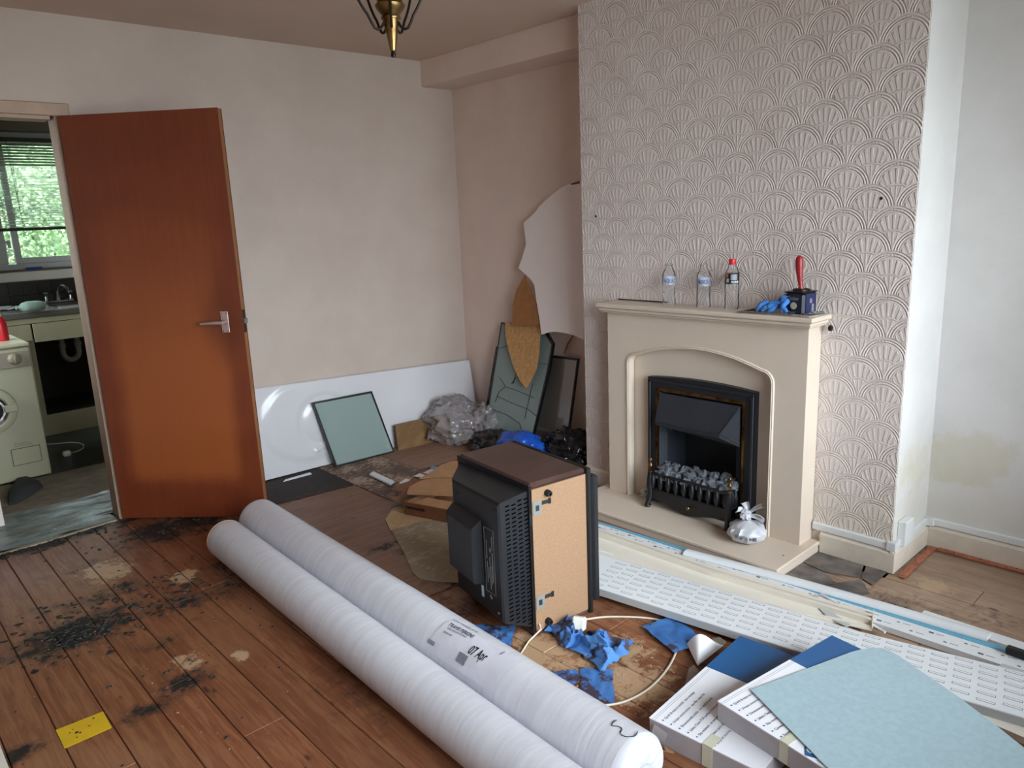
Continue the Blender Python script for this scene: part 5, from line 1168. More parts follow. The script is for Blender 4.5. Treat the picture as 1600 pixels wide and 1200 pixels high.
# base cream board under everything at right
ub, _ = band([(-1.23, -2.62), (-1.12, -3.20), (-1.16, -4.0)], [(-.95, -2.60), (-.92, -3.2), (-.86, -4.0)], .001, .022, 'underlying_board', 'pvc_cream', (-1.05, -3.3, 0), 'wide cream plastic board lying lowest, under the slotted white board', 'board')
cbd = thing('channel_board', (-.95, -2.6, 0), 'cream ridged plastic channel board between slotted board and hearth', 'board')
band([(-1.10, -2.02), (-1.04, -2.7), (-.892, -3.225)], [(-.872, -1.93), (-.835, -2.6), (-.778, -3.185)], .0225, .0275, 'flat_web', 'pvc_cream', None, None, None, cbd)
for o_, h_ in ((0, .046), (.040, .042)):
    band([(-.938+o_, -1.98), (-.925+o_*.9, -2.6), (-.86+o_*.9, -3.21)], [(-.924+o_, -1.975), (-.911+o_*.9, -2.6), (-.848+o_*.9, -3.207)], .0275, h_, 'raised_rib', 'pvc_cream', None, None, None, cbd)
band([(-1.095, -2.03), (-1.036, -2.7), (-.888, -3.225)], [(-1.085, -2.03), (-1.026, -2.7), (-.880, -3.225)], .0275, .036, 'raised_rib', 'pvc_cream', None, None, None, cbd)
b = MB(); b.prism([(-.892, -3.2255, .0225), (-.778, -3.1855, .0225), (-.778, -3.1855, .044), (-.892, -3.2255, .044)], (0, -.002, 0)); b.build('end_cap', 'pvc_cream', cbd)
for zz in (0,):
    b = MB(); b.box((-1.06, -2.05, .001), (-.88, -2.10, .0222)); solo(b, 'batten_offcut', 'timber_knot', (-.95, -2.08, 0), 'wooden packing batten under the far end of the cream channel board', 'batten')
    b = MB(); b.box((-.90, -3.12, .001), (-.80, -3.16, .0222)); solo(b, 'batten_offcut', 'timber_knot', (-.85, -3.14, 0), 'wooden packing batten under the near end of the cream channel board', 'batten')
# slotted soffit board
PF = [(-1.338, -2.33), (-1.213, -3.130), (-1.098, -3.72), (-1.05, -4.05)]; PB = [(-1.118, -2.05), (-.972, -3.205), (-.864, -3.663), (-.80, -3.98)]
sof = thing('slotted_board', (-1.1, -3.0, 0), 'long white slotted soffit board lying across the floor behind the tile boxes', 'board')
_, ev = band(PF, PB, .044, .050, 'face', 'pvc_white', None, None, None, sof, 18)
def ipol(P, y):
    for i in range(len(P)-1):
        if P[i][1] >= y >= P[i+1][1]: f = (P[i][1]-y)/(P[i][1]-P[i+1][1]); return P[i][0]+(P[i+1][0]-P[i][0])*f
    return P[-1][0] if y < P[-1][1] else P[0][0]
band([(p[0]-.004, p[1]) for p in PF], [(p[0]+.001, p[1]) for p in PF], .022, .049, 'front_lip', 'pvc_grey', None, None, None, sof, 12)
band([(p[0]-.001, p[1]) for p in PB], [(p[0]+.004, p[1]) for p in PB], .030, .049, 'back_lip', 'pvc_grey', None, None, None, sof, 12)
me_s = None
for i in range(27):
    yf = -2.36-i*.0635
    for j in range(6):
        wv = .10+.157*j+(.05 if i % 2 else 0); wv = min(wv, .94)
        xf = ipol(PF, yf); y_ = yf+.055*wv; xb_ = ipol(PB, y_); x_ = xf+(xb_-xf)*wv
        if x_ > -.79: continue
        if me_s is None:
            b = MB(Matrix.Rotation(radians(-81), 4, 'Z')); b.k = 0; b.box((-.0235, -.0058, 0), (.0235, .0058, .0002)); b.k = 1; b.box((-.0215, -.0040, .0002), (.0215, .0040, .0004)); o = b.build('vent_slot', ['tag_grey', 'pvc_white'], None, (0, 0, 0)); me_s = o.data; o.parent = sof
        else: o = bpy.data.objects.new('vent_slot', me_s); COL.objects.link(o); o.parent = sof
        o.location = V((x_, y_, .0502))-V(sof.location)
# film-wrapped plank
FF = [(-.868, -1.90), (-.842, -2.92), (-.815, -3.66), (-.80, -4.0)]; FB = [(-.800, -1.84), (-.747, -2.82), (-.700, -3.64), (-.69, -4.0)]
fp_ = thing('film_wrapped_plank', (-.8, -2.8, 0), 'white plastic plank with printed protective film and blue edge, against the hearth', 'plank')
band(FF, FB, .003, .024, 'plank_body', 'pvc_white', None, None, None, fp_, 16)
band([(p[0]+(q_[0]-p[0])*.74, p[1]) for p, q_ in zip(FF, FB)], [(p[0]+(q_[0]-p[0])*.99, p[1]+(q_[1]-p[1])*.9) for p, q_ in zip(FF, FB)], .0242, .0252, 'blue_film', 'film_blue', None, None, None, fp_, 16)
b = MB(); b2_ = MB()
for i in range(36):
    y_ = -1.97-i*.052; xf, xb_ = ipol(FF, y_), ipol(FB, y_+.05); w_ = .52 if i % 2 else .22; x_ = xf+(xb_-xf)*w_; s_ = .0048 if i % 3 else .0078
    b.prism([(x_-s_*.6, y_-s_, .0243), (x_+s_*.6, y_-s_, .0243), (x_+s_*.6, y_+s_, .0243), (x_-s_*.6, y_+s_, .0243)], (0, 0, .0005))
    b2_.prism([(x_+.001, y_-.014, .0243), (x_+.0035, y_-.014, .0243), (x_+.0055, y_-.038, .0243), (x_+.003, y_-.038, .0243)], (0, 0, .0004))
b.build('printed_logos', 'ink_grey', fp_); b2_.build('printed_text_lines', 'tag_grey', fp_)
# rounded trim on top of it, white flat behind, thin strips
b = MB(); ra, rb = V((-.808, -2.42, .026)), V((-.684, -3.522, .026)); rc = (ra+rb)/2+V((.004, 0, 0)); ln = []
for k in range(17):
    t_ = k/16; p = ra.lerp(rb, t_)+V((.012*sin(t_*pi), 0, 0)); ln.append(p)
vs = []; m_ = 9
for p in ln:
    for k in range(m_): a = pi*k/(m_-1); vs.append(p+V((.027*cos(a), 0, .015*sin(a)**.8)))
b.add(vs, [(i*m_+k, i*m_+k+1, (i+1)*m_+k+1, (i+1)*m_+k) for i in range(16) for k in range(m_-1)]+[(i*m_, (i+1)*m_, (i+1)*m_+m_-1, i*m_+m_-1) for i in range(16)]+[tuple(range(m_)), tuple(range(16*m_, 17*m_))])
solo(b, 'rounded_trim', 'pvc_white', (-.74, -3.0, 0), 'long white round-topped plastic trim lying on the film-wrapped plank', 'trim', smooth=True)
band([(-.665, -3.30), (-.672, -3.62), (-.665, -4.0)], [(-.615, -3.30), (-.615, -3.62), (-.60, -4.0)], .003, .016, 'flat_trim', 'pvc_white', (-.64, -3.6, 0), 'white flat trim on the boards behind the round-topped trim', 'trim')
b = MB(); q = [U(*p, 'z', .028) for p in ((1262, 932), (1274, 930), (1300, 958), (1330, 978), (1322, 980), (1292, 965))]; b.prism([p+V((0, 0, .0008)) for p in q], (0, 0, .003)); solo(b, 'twisted_strip', 'pvc_grey', (q[0].x, q[0].y, .028), 'short thin grey strip lying across the cream channel board end', 'strip')
b = MB(); q0, q1 = U(1283, 928, 'z', .03), U(1383, 988, 'z', .02); b.tube([q0, q1], .005, 6); solo(b, 'thin_rod', 'pvc_white', (q0.x, q0.y, .02), 'thin white rod beside the channel board and the plank', 'rod', smooth=True)
q = U(1592, 1020, 'z', .04); b = MB(); b.box((q.x-.012, q.y-.10, .0265), (q.x+.016, q.y+.035, .050), .004); solo(b, 'black_tool', 'black_rubber', (q.x, q.y, .026), 'black tool end lying on the film-wrapped plank at the right edge', 'tool')
q = U(1592, 1052, 'z', .03); b = MB(); b.prism([(q.x-.045, q.y+.055, .0255), (q.x-.0, q.y+.045, .0255), (q.x+.02, q.y-.15, .0255), (q.x-.06, q.y-.15, .0255)], (0, 0, .018)); solo(b, 'grey_offcut', 'pvc_grey', (q.x, q.y-.05, .025), 'grey plastic offcut by the slotted board at the right edge', 'offcut')
b = MB(); q0, q1 = U(928, 857, 'z', .029), U(958, 866, 'z', .029); b.tube([q0, q1], .0022, 5); solo(b, 'plastic_sliver', 'ink_white', (q1.x, q1.y, .028), 'tiny white sliver lying on the cream channel board by the television', 'sliver')

# ---------------------------------------------------------------- blue paper towels, tape, scraps
def quadsheet(px, z, amp, seed, n=18, wav=3.0, jag=.004, lift=None):
    q = [U(*p, 'z', z) for p in px]; b = MB()
    def f(u, v):
        p = (q[0]*(1-u)+q[1]*u)*(1-v)+(q[3]*(1-u)+q[2]*u)*v; e = 1 if (u in (0, 1) or v in (0, 1)) else 0
        nx = noise.noise(V((u*wav*3, v*wav*3, seed))); h = abs(noise.noise(V((u*wav+seed, v*wav, seed*1.7))))*amp + abs(noise.noise(V((u*wav*2.3, v*wav*2.1+seed, 2))))*amp*.5
        return V((p.x+e*jag*nx*2, p.y+e*jag*noise.noise(V((v*9, u*9, seed+3)))*2, z+h+(lift(u, v) if lift else 0)))
    return b.grid(f, n, n)
b = quadsheet(((1003, 979), (1053, 963), (1103, 1003), (1054, 1021)), .010, .010, 3, jag=.002); solo(b, 'blue_paper_towel', 'towel_blue', (-1.38, -2.7, 0), 'flat square of blue paper towel beside the slotted board, lead passing under', 'paper towel', 'blue paper towels', True)
b = quadsheet(((906, 1044), (957, 1046), (960, 1101), (908, 1086)), .003, .006, 8, jag=.003); solo(b, 'blue_paper_towel', 'towel_blue', (-1.70, -2.75, 0), 'flat blue paper towel touching the labelled roll', 'paper towel', 'blue paper towels', True)
b = quadsheet(((858, 1052), (900, 1047), (912, 1060), (888, 1076)), .011, .008, 5, jag=.004); solo(b, 'blue_paper_towel', 'towel_blue', (-1.76, -2.64, 0), 'small torn blue towel strip half behind the labelled roll', 'paper towel', 'blue paper towels', True)
b = quadsheet(((744, 977), (806, 979), (797, 1012), (760, 1004)), .003, .008, 2, jag=.002); solo(b, 'blue_paper_towel', 'towel_blue', (-1.82, -2.35, 0), 'blue towel poking out between the labelled roll and the television', 'paper towel', 'blue paper towels', True)
b = MB()
def crumple(q, seed, amp, z0=.004, n=26):
    q = [U(*p, 'z', z0) for p in q]; b = MB()
    def f(u, v):
        p = (q[0]*(1-u)+q[1]*u)*(1-v)+(q[3]*(1-u)+q[2]*u)*v; s_ = V((u*2.3+seed, v*2.3, seed))
        rg = 1-abs(noise.noise(s_))*2.2; rg2 = 1-abs(noise.noise(s_*2.3))*2; w_ = min(u, 1-u, v, 1-v)*5; w_ = min(1, .25+w_)
        return V((p.x, p.y, z0))+V((noise.noise(s_*1.7)*.03, noise.noise(s_*1.7+V((5, 5, 5)))*.03, max(0, rg*.7+rg2*.3)*amp*w_))
    return b.grid(f, n, n)
b = crumple(((850, 990), (893, 964), (915, 1000), (885, 1016)), 1.3, .050); solo(b, 'blue_paper_towel', 'towel_blue', (-1.62, -2.45, 0), 'crumpled blue towel heaped against the television base, next to the plug', 'paper towel', 'blue paper towels', True)
b = crumple(((884, 1010), (925, 985), (993, 1010), (945, 1050)), 4.1, .045); solo(b, 'blue_paper_towel', 'towel_blue', (-1.60, -2.6, 0), 'large crumpled blue towel with dark stains in the middle of the boards', 'paper towel', 'blue paper towels', True)
b = MB(); q0 = U(945, 1025, 'z', .01); b.grid(lambda u, v: q0+V((.035*(u-.5)*(1-.6*v), -.02*(u-.5)+.012*v, .008+.085*v))+V((.012*sin(v*5), .010*sin(u*6+v*4), 0)), 8, 12); solo(b, 'towel_tuft', 'ink_grey' if 0 else 'towel_blue', (q0.x, q0.y, 0), 'upright stained twist of blue towel on the large crumpled one', 'paper towel', 'blue paper towels', True)
# yellow tape
q = [U(*p, 'z', .0018) for p in ((87, 1141), (161, 1112), (175, 1137), (101, 1170))]; b = MB(); b.prism(q, (0, 0, .0012)); yt = solo(b, 'yellow_tape', 'tape_yellow', sum(q, V())/4, 'strip of yellow tape stuck to the floorboards at lower left', 'tape')
b = MB()
for (fx, fy, r_) in ((.34, .52, .006), (.40, .60, .004), (.22, .4, .003), (.62, .45, .003), (.3, .75, .003), (.30, .30, .0025)):
    p = (q[0]*(1-fx)+q[1]*fx)*(1-fy)+(q[3]*(1-fx)+q[2]*fx)*fy+V((0, 0, .0013)); b.lathe([(r_, 0), (r_*.8, .0005), (0, .0006)], p, 6)
b.build('dirt_spots', 'ink', yt)
# white curled paper and cardboard scraps beside the lower tile box
b = MB(); q = [U(*p, 'z', .004) for p in ((1073, 1009), (1102, 1004), (1131, 1010), (1090, 1044))]
b.grid(lambda u, v: (q[0]*(1-u)+q[2]*u)*(1-v)+(q[3]*(1-v*0))*v+V((0, 0, .008+.030*sin(u*pi)*(1-v)+.012*sin(u*6)*(1-v))), 14, 10); solo(b, 'curled_paper', 'paper_white', (q[0].x, q[0].y, 0), 'curled sheet of white paper tucked beside the lower tile box', 'paper', smooth=True)
b = MB(); q = [U(*p, 'z', .004) for p in ((1108, 1003), (1124, 999), (1134, 1006), (1118, 1009))]; b.prism(q, (0, 0, .010)); solo(b, 'cardboard_scrap', 'kit_board', q[0], 'small square card scrap behind the curled white paper', 'scrap')
b = MB(); q = [U(*p, 'z', .003) for p in ((1076, 1046), (1084, 1040), (1093, 1050), (1082, 1062), (1070, 1072))]; b.prism(q, (0, 0, .004)); solo(b, 'torn_card', 'newsprint', q[0], 'torn strip of card along the long edge of the lower tile box', 'scrap')

# ---------------------------------------------------------------- leaning sheets by the back wall
def board(corners, t, name, mt, label, cat, back=(0, 1, 0)):
    P = [V(p) for p in corners]; n_ = (P[1]-P[0]).cross(P[2]-P[0]).normalized()
    if n_.dot(V(back)) < 0: n_ = -n_
    b = MB(); b.prism(P, n_*t); return b, n_
bp = thing('bath_panel', (-.9, -.1, 0), 'long glossy white bath panel leaning on the back wall behind the door', 'panel')
BL, BR, TR_, TL = V((-1.80, -.050, .012)), V((-.024, -.125, .006)), V((-.026, -.060, .478)), V((-1.80, -.018, .560))
def bpp(u, v, d=0.0):
    p = BL.lerp(BR, u).lerp(TL.lerp(TR_, u), v); return p+V((0, -1, .1))*d
def relief(u, v):
    """moulded swirl at the left end"""
    x = u*1.78; z = v*.53; d = sqrt(((x-.52)/.30)**2+((z-.30)/.24)**2); h = .012/(1+math.exp((d-1)*30)); d2 = sqrt(((x-.62)/.16)**2+((z-.28)/.15)**2)
    h -= .012*math.exp(-((d2-1)/.16)**2)*(1 if x < .75 else 0); a = (x-.60)*.9+(z-.13)*.5; h += .016*math.exp(-((z-.13-(x-.6)*.35)/.013)**2)*(1 if .53 < x < .72 else 0)
    if x > .74: h = 0
    return h
b = MB(); b.grid(lambda u, v: bpp(u, v, relief(u, v)), 150, 44); nb = len(b.v); b.k = 0
b.grid(lambda u, v: bpp(u, v, -.012), 1, 1)
for (a0, a1) in (((0, 0), (1, 0)), ((1, 0), (1, 1)), ((1, 1), (0, 1)), ((0, 1), (0, 0))): b.add([bpp(*a0, 0), bpp(*a1, 0), bpp(*a1, -.012), bpp(*a0, -.012)], [(0, 1, 2, 3)])
b.build('panel_face', 'bath_acrylic', bp, smooth=True)
b = MB(); b.tube([bpp(.0, 1.0, -.003), bpp(.985, 1.0, -.003), bpp(.998, .97, -.003), bpp(1, 0, -.003)], .006, 6); b.build('panel_edge', 'bath_acrylic', bp, smooth=True)
# small sealed unit leaning on it
def unit(corners, t, label, group, name='glazing_unit', fw=.012, glass='unit_glass', back=(0, 1, 0), panes=True):
    P = [V(p) for p in corners]; n_ = (P[1]-P[0]).cross(P[2]-P[0]).normalized()
    if n_.dot(V(back)) < 0: n_ = -n_
    c_ = sum(P, V())/len(P); t_ = thing(name, (c_.x, c_.y, min(p.z for p in P)), label, 'glass unit', group); k = len(P)
    I = [p+(c_-p).normalized()*fw*1.35 for p in P]
    b = MB()
    for i in range(k): j = (i+1) % k; b.prism([P[i], P[j], I[j], I[i]], n_*t)
    b.build('spacer_seal', 'seal_black', t_)
    for o_ in ((.001, t-.003) if panes else (.001,)):
        b = MB(); b.prism([p+n_*o_ for p in I], n_*.002); b.build('pane', glass, t_)
    return t_, P, n_
su = unit([(-1.193, -.150, .004), (-.776, -.172, .004), (-.862, -.098, .415), (-1.268, -.082, .418)], .018, 'small square double-glazed unit with black edge leaning on the bath panel', 'old double-glazed units', glass='unit_glass')
b = MB(); q = [V((-.742, -.165, .003)), V((-.33, -.205, .003)), V((-.32, -.175, .170)), V((-.735, -.140, .172))]; b.slab(q, .018, (0, 1, 0)); solo(b, 'timber_offcut', 'timber_knot', (-.5, -.15, 0), 'short knotty timber board standing against the bath panel', 'timber')
b = MB(); c = U(654, 688, 'y', -.157); b.lathe([(.016, 0), (.014, .0006), (.010, .0009), (0, .0006)], c+V((0, -.012, 0)), 14, (0, -1, .16)); o = bpy.data.objects['timber_offcut']; b.build('knot', 'cabinet_dark', o)

# broken units and boards leaning in the left alcove
def lean(px, py, x0, x1, h):
    """point on a plane leaning from floor line x=x0 to x=x1 at height h"""
    return U(px, py, (h, 0, -(x1-x0)), x0*h)
G1 = lambda px, py: lean(px, py, -.330, -.030, .86)
G0 = lambda px, py: lean(px, py, -.215, -.030, .70)
GB = [G0(843, 553), G0(903, 560), G0(884, 706), G0(826, 700)]
for p in GB: p.z = max(p.z, .004)
unit([GB[3], GB[2], GB[1], GB[0]], .018, 'upright double-glazed unit with thick black right edge, nearest the chimney breast', 'old double-glazed units', glass='unit_glass_clear', back=(1, 0, 0), panes=False)
GA = [G1(783, 503), G1(853, 517), G1(864, 536), G1(858, 575), G1(832, 682), G1(757, 672)]
for p in GA: p.z = max(p.z, .004)
ga, GP, gn = unit(GA[::-1], .020, 'cracked double-glazed unit with black seal leaning in the left alcove', 'old double-glazed units', glass='unit_glass', back=(1, 0, 0))
for ln in (((779, 545), (799, 538), (812, 560), (802, 600)), ((781, 590), (790, 604), (812, 612), (835, 622)), ((776, 618), (800, 630), (826, 640), (838, 650)), ((770, 640), (792, 648), (812, 662), (818, 680)), ((799, 600), (806, 590), (835, 585)), ((812, 560), (830, 566), (858, 570)), ((832, 600), (820, 655)), ((790, 604), (780, 612), (774, 628))):
    b = MB(); b.tube([G1(*p)-gn*.0012 for p in ln], .0016, 4); b.build('crack', 'seal_black', ga)
G2 = lambda px, py: lean(px, py, -.275, -.055, .80)
GC = [G2(775, 541), G2(789, 543), G2(772, 674), G2(753, 670)]
for p in GC: p.z = max(p.z, .006)
unit(GC[::-1], .010, 'narrow sliver of a third glazed unit, left of the cracked one', 'old double-glazed units', fw=.006, glass='unit_glass_clear', back=(1, 0, 0), panes=False)
b = MB(); b.tube([G0(882, 553), G0(887, 538), G0(896, 523)], [.004, .006, .003], 6); solo(b, 'rusty_strip', 'cardboard_edge', G0(882, 553), 'thin brown broken strip sticking up behind the clear unit', 'strip', smooth=True)
# hardboard, felt and big broken white board
SB = lambda px, py: lean(px, py, -.235, -.060, 1.62)
def outline_board(fn, px, t, back=(1, 0, 0)):
    P = [fn(*p) for p in px]; b = MB(); b.prism(P, V(back)*t); return b, P
LB = lambda px, py: lean(px, py, -.215, -.045, 1.62)
b, P = outline_board(LB, ((820, 430), (807, 452), (801, 476), (800, 509), (846, 509), (848, 500), (836, 470)), .004); solo(b, 'hardboard_piece', 'hardboard', P[3], 'brown broken hardboard behind the large white board in the alcove', 'hardboard')
px = ((905, 282), (897, 285), (885, 289), (873, 296), (862, 305), (852, 313), (843, 322), (835, 333), (825, 342), (818, 348), (820, 366), (822, 382), (816, 402), (810, 419), (820, 428), (829, 436), (835, 446), (838, 470), (843, 500), (846, 523), (855, 520), (866, 518), (880, 520), (897, 524), (912, 531), (914, 282))
fnw = lambda px_, py_: SB(px_, py_)
P = [fnw(*p) for p in px]; rr = random.Random(3)
b = MB(); b.prism(P, (.004, 0, 0)); wb = solo(b, 'broken_white_board', 'board_white', (P[20].x, P[20].y, P[20].z), 'tall jagged white board leaning in the alcove beside the chimney breast', 'board')
b = MB(); P = [SB(892, 287)-V((.002, 0, 0)), SB(906, 282)-V((.002, 0, 0)), SB(906, 287)-V((.002, 0, 0)), SB(893, 289)-V((.002, 0, 0))]; b.prism(P, (.002, 0, 0)); b.build('torn_brown_edge', 'cardboard_edge', wb)
FT = lambda px, py: lean(px, py, -.375, -.075, .86)
px = ((789, 505), (800, 503.5), (820, 504), (838, 505), (845, 507), (843, 530), (841, 556), (838, 576), (830, 594), (823, 607), (813, 596), (803, 575), (795, 550), (790, 525))
b, P = outline_board(FT, px, .006); solo(b, 'felt_offcut', 'felt_tan', P[9], 'tan fuzzy felt-backed offcut, pointed downwards, in front of the cracked unit', 'felt')

# ---------------------------------------------------------------- bags in the alcove corner
def bag(name, c, r, mt, label, seed, amp=.5, fr=2.2, n=20, group=None):
    b = MB(); c = V(c); r = V(r)
    def f(u, v):
        th = pi*v; ph = 2*pi*u; d = V((sin(th)*cos(ph), sin(th)*sin(ph), cos(th))); s_ = V((seed*3.1, seed, -seed))
        k = 1+amp*.5*noise.noise(d*fr+s_)+amp*.34*(1-abs(noise.noise(d*fr*2.1+s_))*2)*.6+amp*.16*noise.noise(d*fr*5+s_); p = c+V((d.x*r.x*k, d.y*r.y*k, d.z*r.z*k)); p.z = max(p.z, .0055); return p
    b.grid(f, n*3, n*2); return solo(b, name, mt, (c.x, c.y, .005), label, 'bag', group, True)
bag('clear_plastic_bag', (-.335, -.26, .125), (.185, .20, .150), 'bag_clear', 'crumpled clear plastic bag slumped against the bath panel and timber', 3, .55, 2.4, 26)
bag('clear_plastic_bag', (-.26, -.50, .14), (.085, .11, .11), 'bag_clear', 'smaller twist of clear plastic in front of the cracked unit', 7, .7, 2.8, 20)
bag('blue_plastic_bag', (-.42, -1.0, .125), (.085, .17, .085), 'bag_blue', 'bright blue plastic bag lying on the black sacks behind the television', 5, .5, 2.0, 22)
bag('black_sack', (-.36, -.72, .06), (.14, .20, .085), 'bag_black', 'black plastic sack under the blue bag, nearest the clear plastic', 2, .5, 2.2, 22)
bag('black_sack', (-.27, -1.24, .095), (.12, .165, .13), 'bag_black', 'shiny black plastic sack in the alcove against the chimney breast', 9, .6, 2.4, 24)

# ---------------------------------------------------------------- flattened cartons and vinyl offcut behind the television
q = [U(*p, 'z', .0055) for p in ((602, 812), (614, 795), (640, 786), (735, 800), (735, 912), (712, 911), (680, 909), (656, 905), (645, 896), (634, 870))]
b = MB(); b.prism(q, (0, 0, .0035)); vo = solo(b, 'vinyl_offcut', 'vinyl_sheet_back', (sum(q, V())/len(q)), 'angular grey-brown vinyl offcut on the floor left of the television', 'vinyl offcut')
q = [U(*p, 'z', .0092) for p in ((602, 812), (614, 795), (640, 786), (735, 800), (735, 812), (700, 811), (660, 814), (632, 822), (610, 829))]
b = MB(); b.prism(q, (0, 0, .0006)); b.build('bare_backing', 'ply_pale', vo)
cb = thing('flattened_carton', (-1.2, -1.3, .01), 'brown cardboard carton with black lettering behind the television', 'carton')
C0 = U(632, 803, 'z', .012); C1 = U(718, 820, 'z', .012); ed = (C1-C0); ed.z = 0; Lc = ed.length+.12; ed.normalize(); pn_ = V((-ed.y, ed.x, 0)); pn_ = pn_ if pn_.x > 0 else -pn_
Q = lambda u, v, z: V((C0.x, C0.y, 0))+ed*u+pn_*v+V((0, 0, z))
hc = .078
b = MB(); b.prism([Q(0, 0, .011), Q(Lc, 0, .011), Q(Lc, 0, hc), Q(0, 0, hc)], pn_*.004); b.build('front_wall', 'cardboard_edge', cb)
b = MB(); b.prism([Q(Lc, 0, .011), Q(Lc, .32, .011), Q(Lc, .32, hc), Q(Lc, 0, hc)], -ed*.004); b.prism([Q(0, .01, .011), Q(0, .32, .011), Q(0, .32, hc-.01), Q(0, .01, hc-.01)], ed*.004); b.prism([Q(0, .316, .011), Q(Lc, .316, .011), Q(Lc, .316, hc), Q(0, .316, hc)], pn_*.004); b.build('side_wall', 'cardboard', cb)
b = MB(); b.prism([Q(.005, .005, .011), Q(Lc-.005, .005, .011), Q(Lc-.005, .316, .011), Q(.005, .316, .011)], (0, 0, .003)); b.build('carton_base', 'cardboard', cb)
b = MB(); b.prism([Q(.06, 0, hc), Q(Lc, 0, hc), Q(Lc, .07, hc+.010), Q(.10, .07, hc+.010)], (0, 0, .003)); b.build('top_flap', 'cardboard', cb)
b = MB(); b.prism([Q(-.0, .002, hc-.004), Q(-.085, .075, hc-.030), Q(-.05, .12, hc-.02), Q(.02, .10, hc-.004)], (0, 0, .003)); b.build('torn_flap', 'cardboard_edge', cb)
b = MB(); write(b, 'blue', plane_fn(Q(.262, -.0012, .030), ed, (0, 0, 1)), size=.060, bold=.04); write(b, 'hammonds', plane_fn(Q(.015, -.0012, .046), ed, (0, 0, 1)), width=.115, size=.024, bold=.04); b.build('carton_lettering', 'ink', cb)
lid = thing('carton_lid', (Q(.2, .2, hc+.02)), 'brown cardboard carton lid resting on the lettered carton', 'carton')
R_ = lambda px, py, z=hc+.036: U(px, py, 'z', z)
zz = hc+.030
T1 = [U(*p, 'z', zz) for p in ((636, 769), (704, 772), (735, 774), (735, 748), (704, 746), (672, 746), (655, 752), (640, 760))]
b = MB(); b.prism([p-V((0, 0, .012)) for p in T1], (0, 0, .012)); b.build('lid_board', 'cardboard', lid)
T2 = [U(*p, 'z', zz+.004) for p in ((655, 749), (668, 742), (690, 727), (705, 721), (735, 721), (735, 748), (704, 746), (676, 746))]
b = MB(); b.prism(T2, (0, 0, .003)); b.build('rear_flap', 'cardboard', lid)
T3 = [U(*p, 'z', zz-.010) for p in ((613, 765), (625, 757), (650, 749), (662, 752), (640, 762), (636, 770))]
b = MB(); b.prism(T3, (0, 0, .003)); b.build('side_flap', 'cardboard_edge', lid)
T4 = [U(*p, 'z', .03) for p in ((611, 780), (634, 771), (640, 780), (632, 790))]
b = MB(); b.prism(T4, (0, 0, .004)); b.build('corner_flap', 'cardboard', lid)
b = MB(); b.prism([U(*p, 'z', .012) for p in ((577, 743), (584, 739), (616, 754), (610, 759))], (0, 0, .010)); solo(b, 'white_offcut', 'pvc_white', U(595, 748), 'short white plastic offcut on the scraped tile left of the cartons', 'offcut')
b = MB(); b.prism([U(*p, 'z', .006) for p in ((443, 753), (446, 750), (484, 739), (487, 741))], (0, 0, .004)); solo(b, 'white_batten', 'pvc_white', U(465, 746), 'thin white strip lying on the dark tile beside the door', 'strip')
for i, (pp, mt, nm, lb) in enumerate((((((624, 755), (634, 748), (641, 750), (630, 757))), 'paper_white', 'paper_scrap', 'white paper scrap nearest the short white offcut, left of the cartons'),
        ((((646, 744), (656, 740), (666, 743), (660, 747))), 'paper_white', 'paper_scrap', 'white paper scrap in the middle of the line behind the cartons'),
        ((((661, 739), (674, 733), (685, 736), (671, 742))), 'paper_white', 'paper_scrap', 'white paper scrap touching the small blue scrap'),
        ((((672, 731), (676, 728.5), (689, 731), (685, 736))), 'film_blue', 'blue_film_scrap', 'small blue scrap behind the cartons'))):
    b = MB(); q = [U(*p, 'z', .007+.001*i) for p in pp]; b.prism(q, (0, 0, .002)); solo(b, nm, mt, q[0], lb, 'scrap')

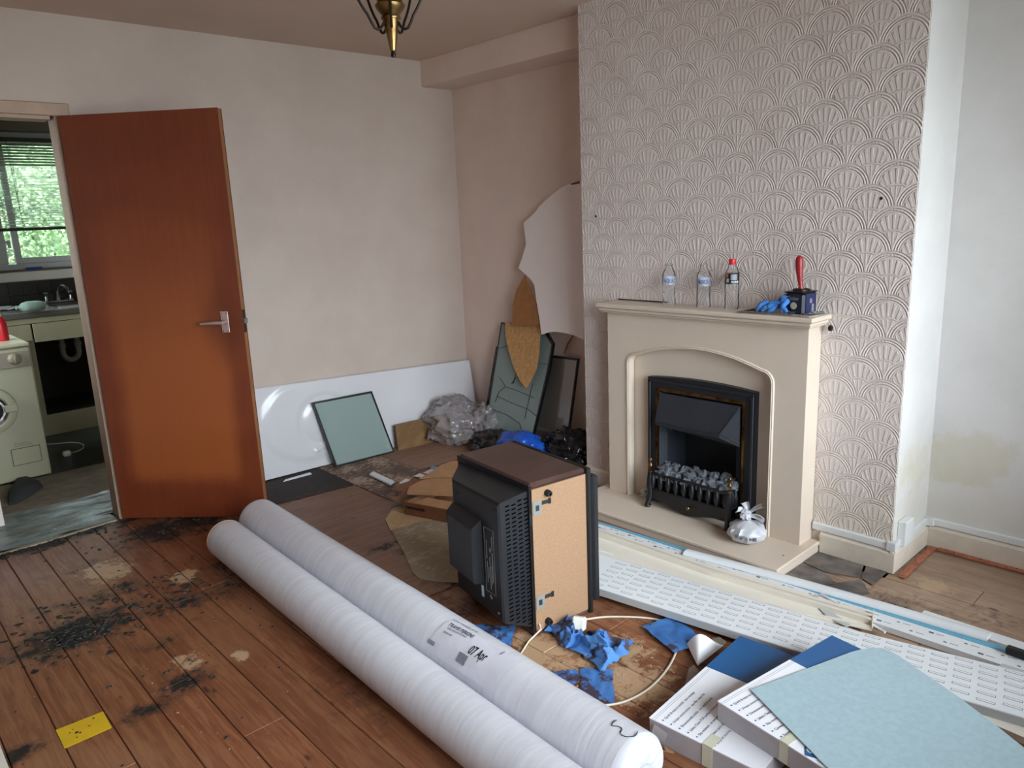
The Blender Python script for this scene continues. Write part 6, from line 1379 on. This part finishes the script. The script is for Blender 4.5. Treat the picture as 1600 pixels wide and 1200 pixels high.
# ---------------------------------------------------------------- debris on the boards (nobody could count it)
rr = random.Random(77); b = MB()
def flake(b, c, s_, asp, ang, h):
    n_ = rr.randint(5, 7); P = []
    for k in range(n_): a = 2*pi*k/n_; r_ = s_*rr.uniform(.6, 1.2); x_, y_ = r_*cos(a)*asp, r_*sin(a); P.append(V((c[0]+x_*cos(ang)-y_*sin(ang), c[1]+x_*sin(ang)+y_*cos(ang), .0012)))
    b.add(P+[V((c[0], c[1], .0012+h))+(p-V((c[0], c[1], .0012)))*.6 for p in P], [tuple(range(n_, 2*n_))]+[(k, (k+1) % n_, n_+(k+1) % n_, n_+k) for k in range(n_)])
for cx, cy, sx_, sy_, m_, smax in ((-2.84, -1.12, .11, .09, 260, .013), (-2.60, -.98, .22, .11, 150, .012), (-2.42, -1.16, .13, .06, 60, .013), (-2.80, -.07, .30, .045, 150, .016), (-2.25, -.32, .2, .08, 60, .010), (-2.3, -1.3, .2, .2, 30, .008), (-2.66, -1.72, .05, .05, 30, .007), (-1.5, -1.3, .2, .25, 24, .010), (-2.8, -1.5, .3, .4, 40, .006)):
    for i in range(m_):
        x_, y_ = rr.gauss(cx, sx_), rr.gauss(cy, sy_)
        if y_ > -.02 or (y_ > -.7 and x_ > -2.35 and x_ > -1.9): continue
        flake(b, (x_, y_), rr.uniform(.0025, smax)*rr.random()**.4, rr.uniform(1, 2.6), rr.uniform(-.5, .5), rr.uniform(.001, .005))
o = solo(b, 'bitumen_flakes', 'flake_black', (-2.6, -1.1, 0), 'scattered black flakes of old adhesive on the floorboards', 'debris'); o['kind'] = 'stuff'
b = MB()
for i in range(420):
    x_, y_ = rr.uniform(-3.1, -.5), rr.uniform(-3.6, -.3)
    if x_ > -1.3 and y_ < -1.6: continue
    flake(b, (x_, y_), rr.uniform(.0010, .0032), rr.uniform(1, 1.8), rr.uniform(0, 3), .001)
for i in range(160):
    x_, y_ = rr.gauss(-1.72, .13), rr.gauss(-2.75, .14); flake(b, (x_, y_), rr.uniform(.001, .0045), rr.uniform(1, 2), rr.uniform(0, 3), .0012)
o = solo(b, 'plaster_crumbs', 'flake_tan', (-2.0, -2.0, 0), 'tiny pale crumbs of plaster strewn over the floorboards', 'debris'); o['kind'] = 'stuff'
b = MB(); b.box((-3.30, -2.6, .001), (-3.176, -1.30, .022), .002); solo(b, 'loose_board', 'gloss_white', (-3.24, -2.0, 0), 'white painted board on the floor at the lower left corner', 'board')
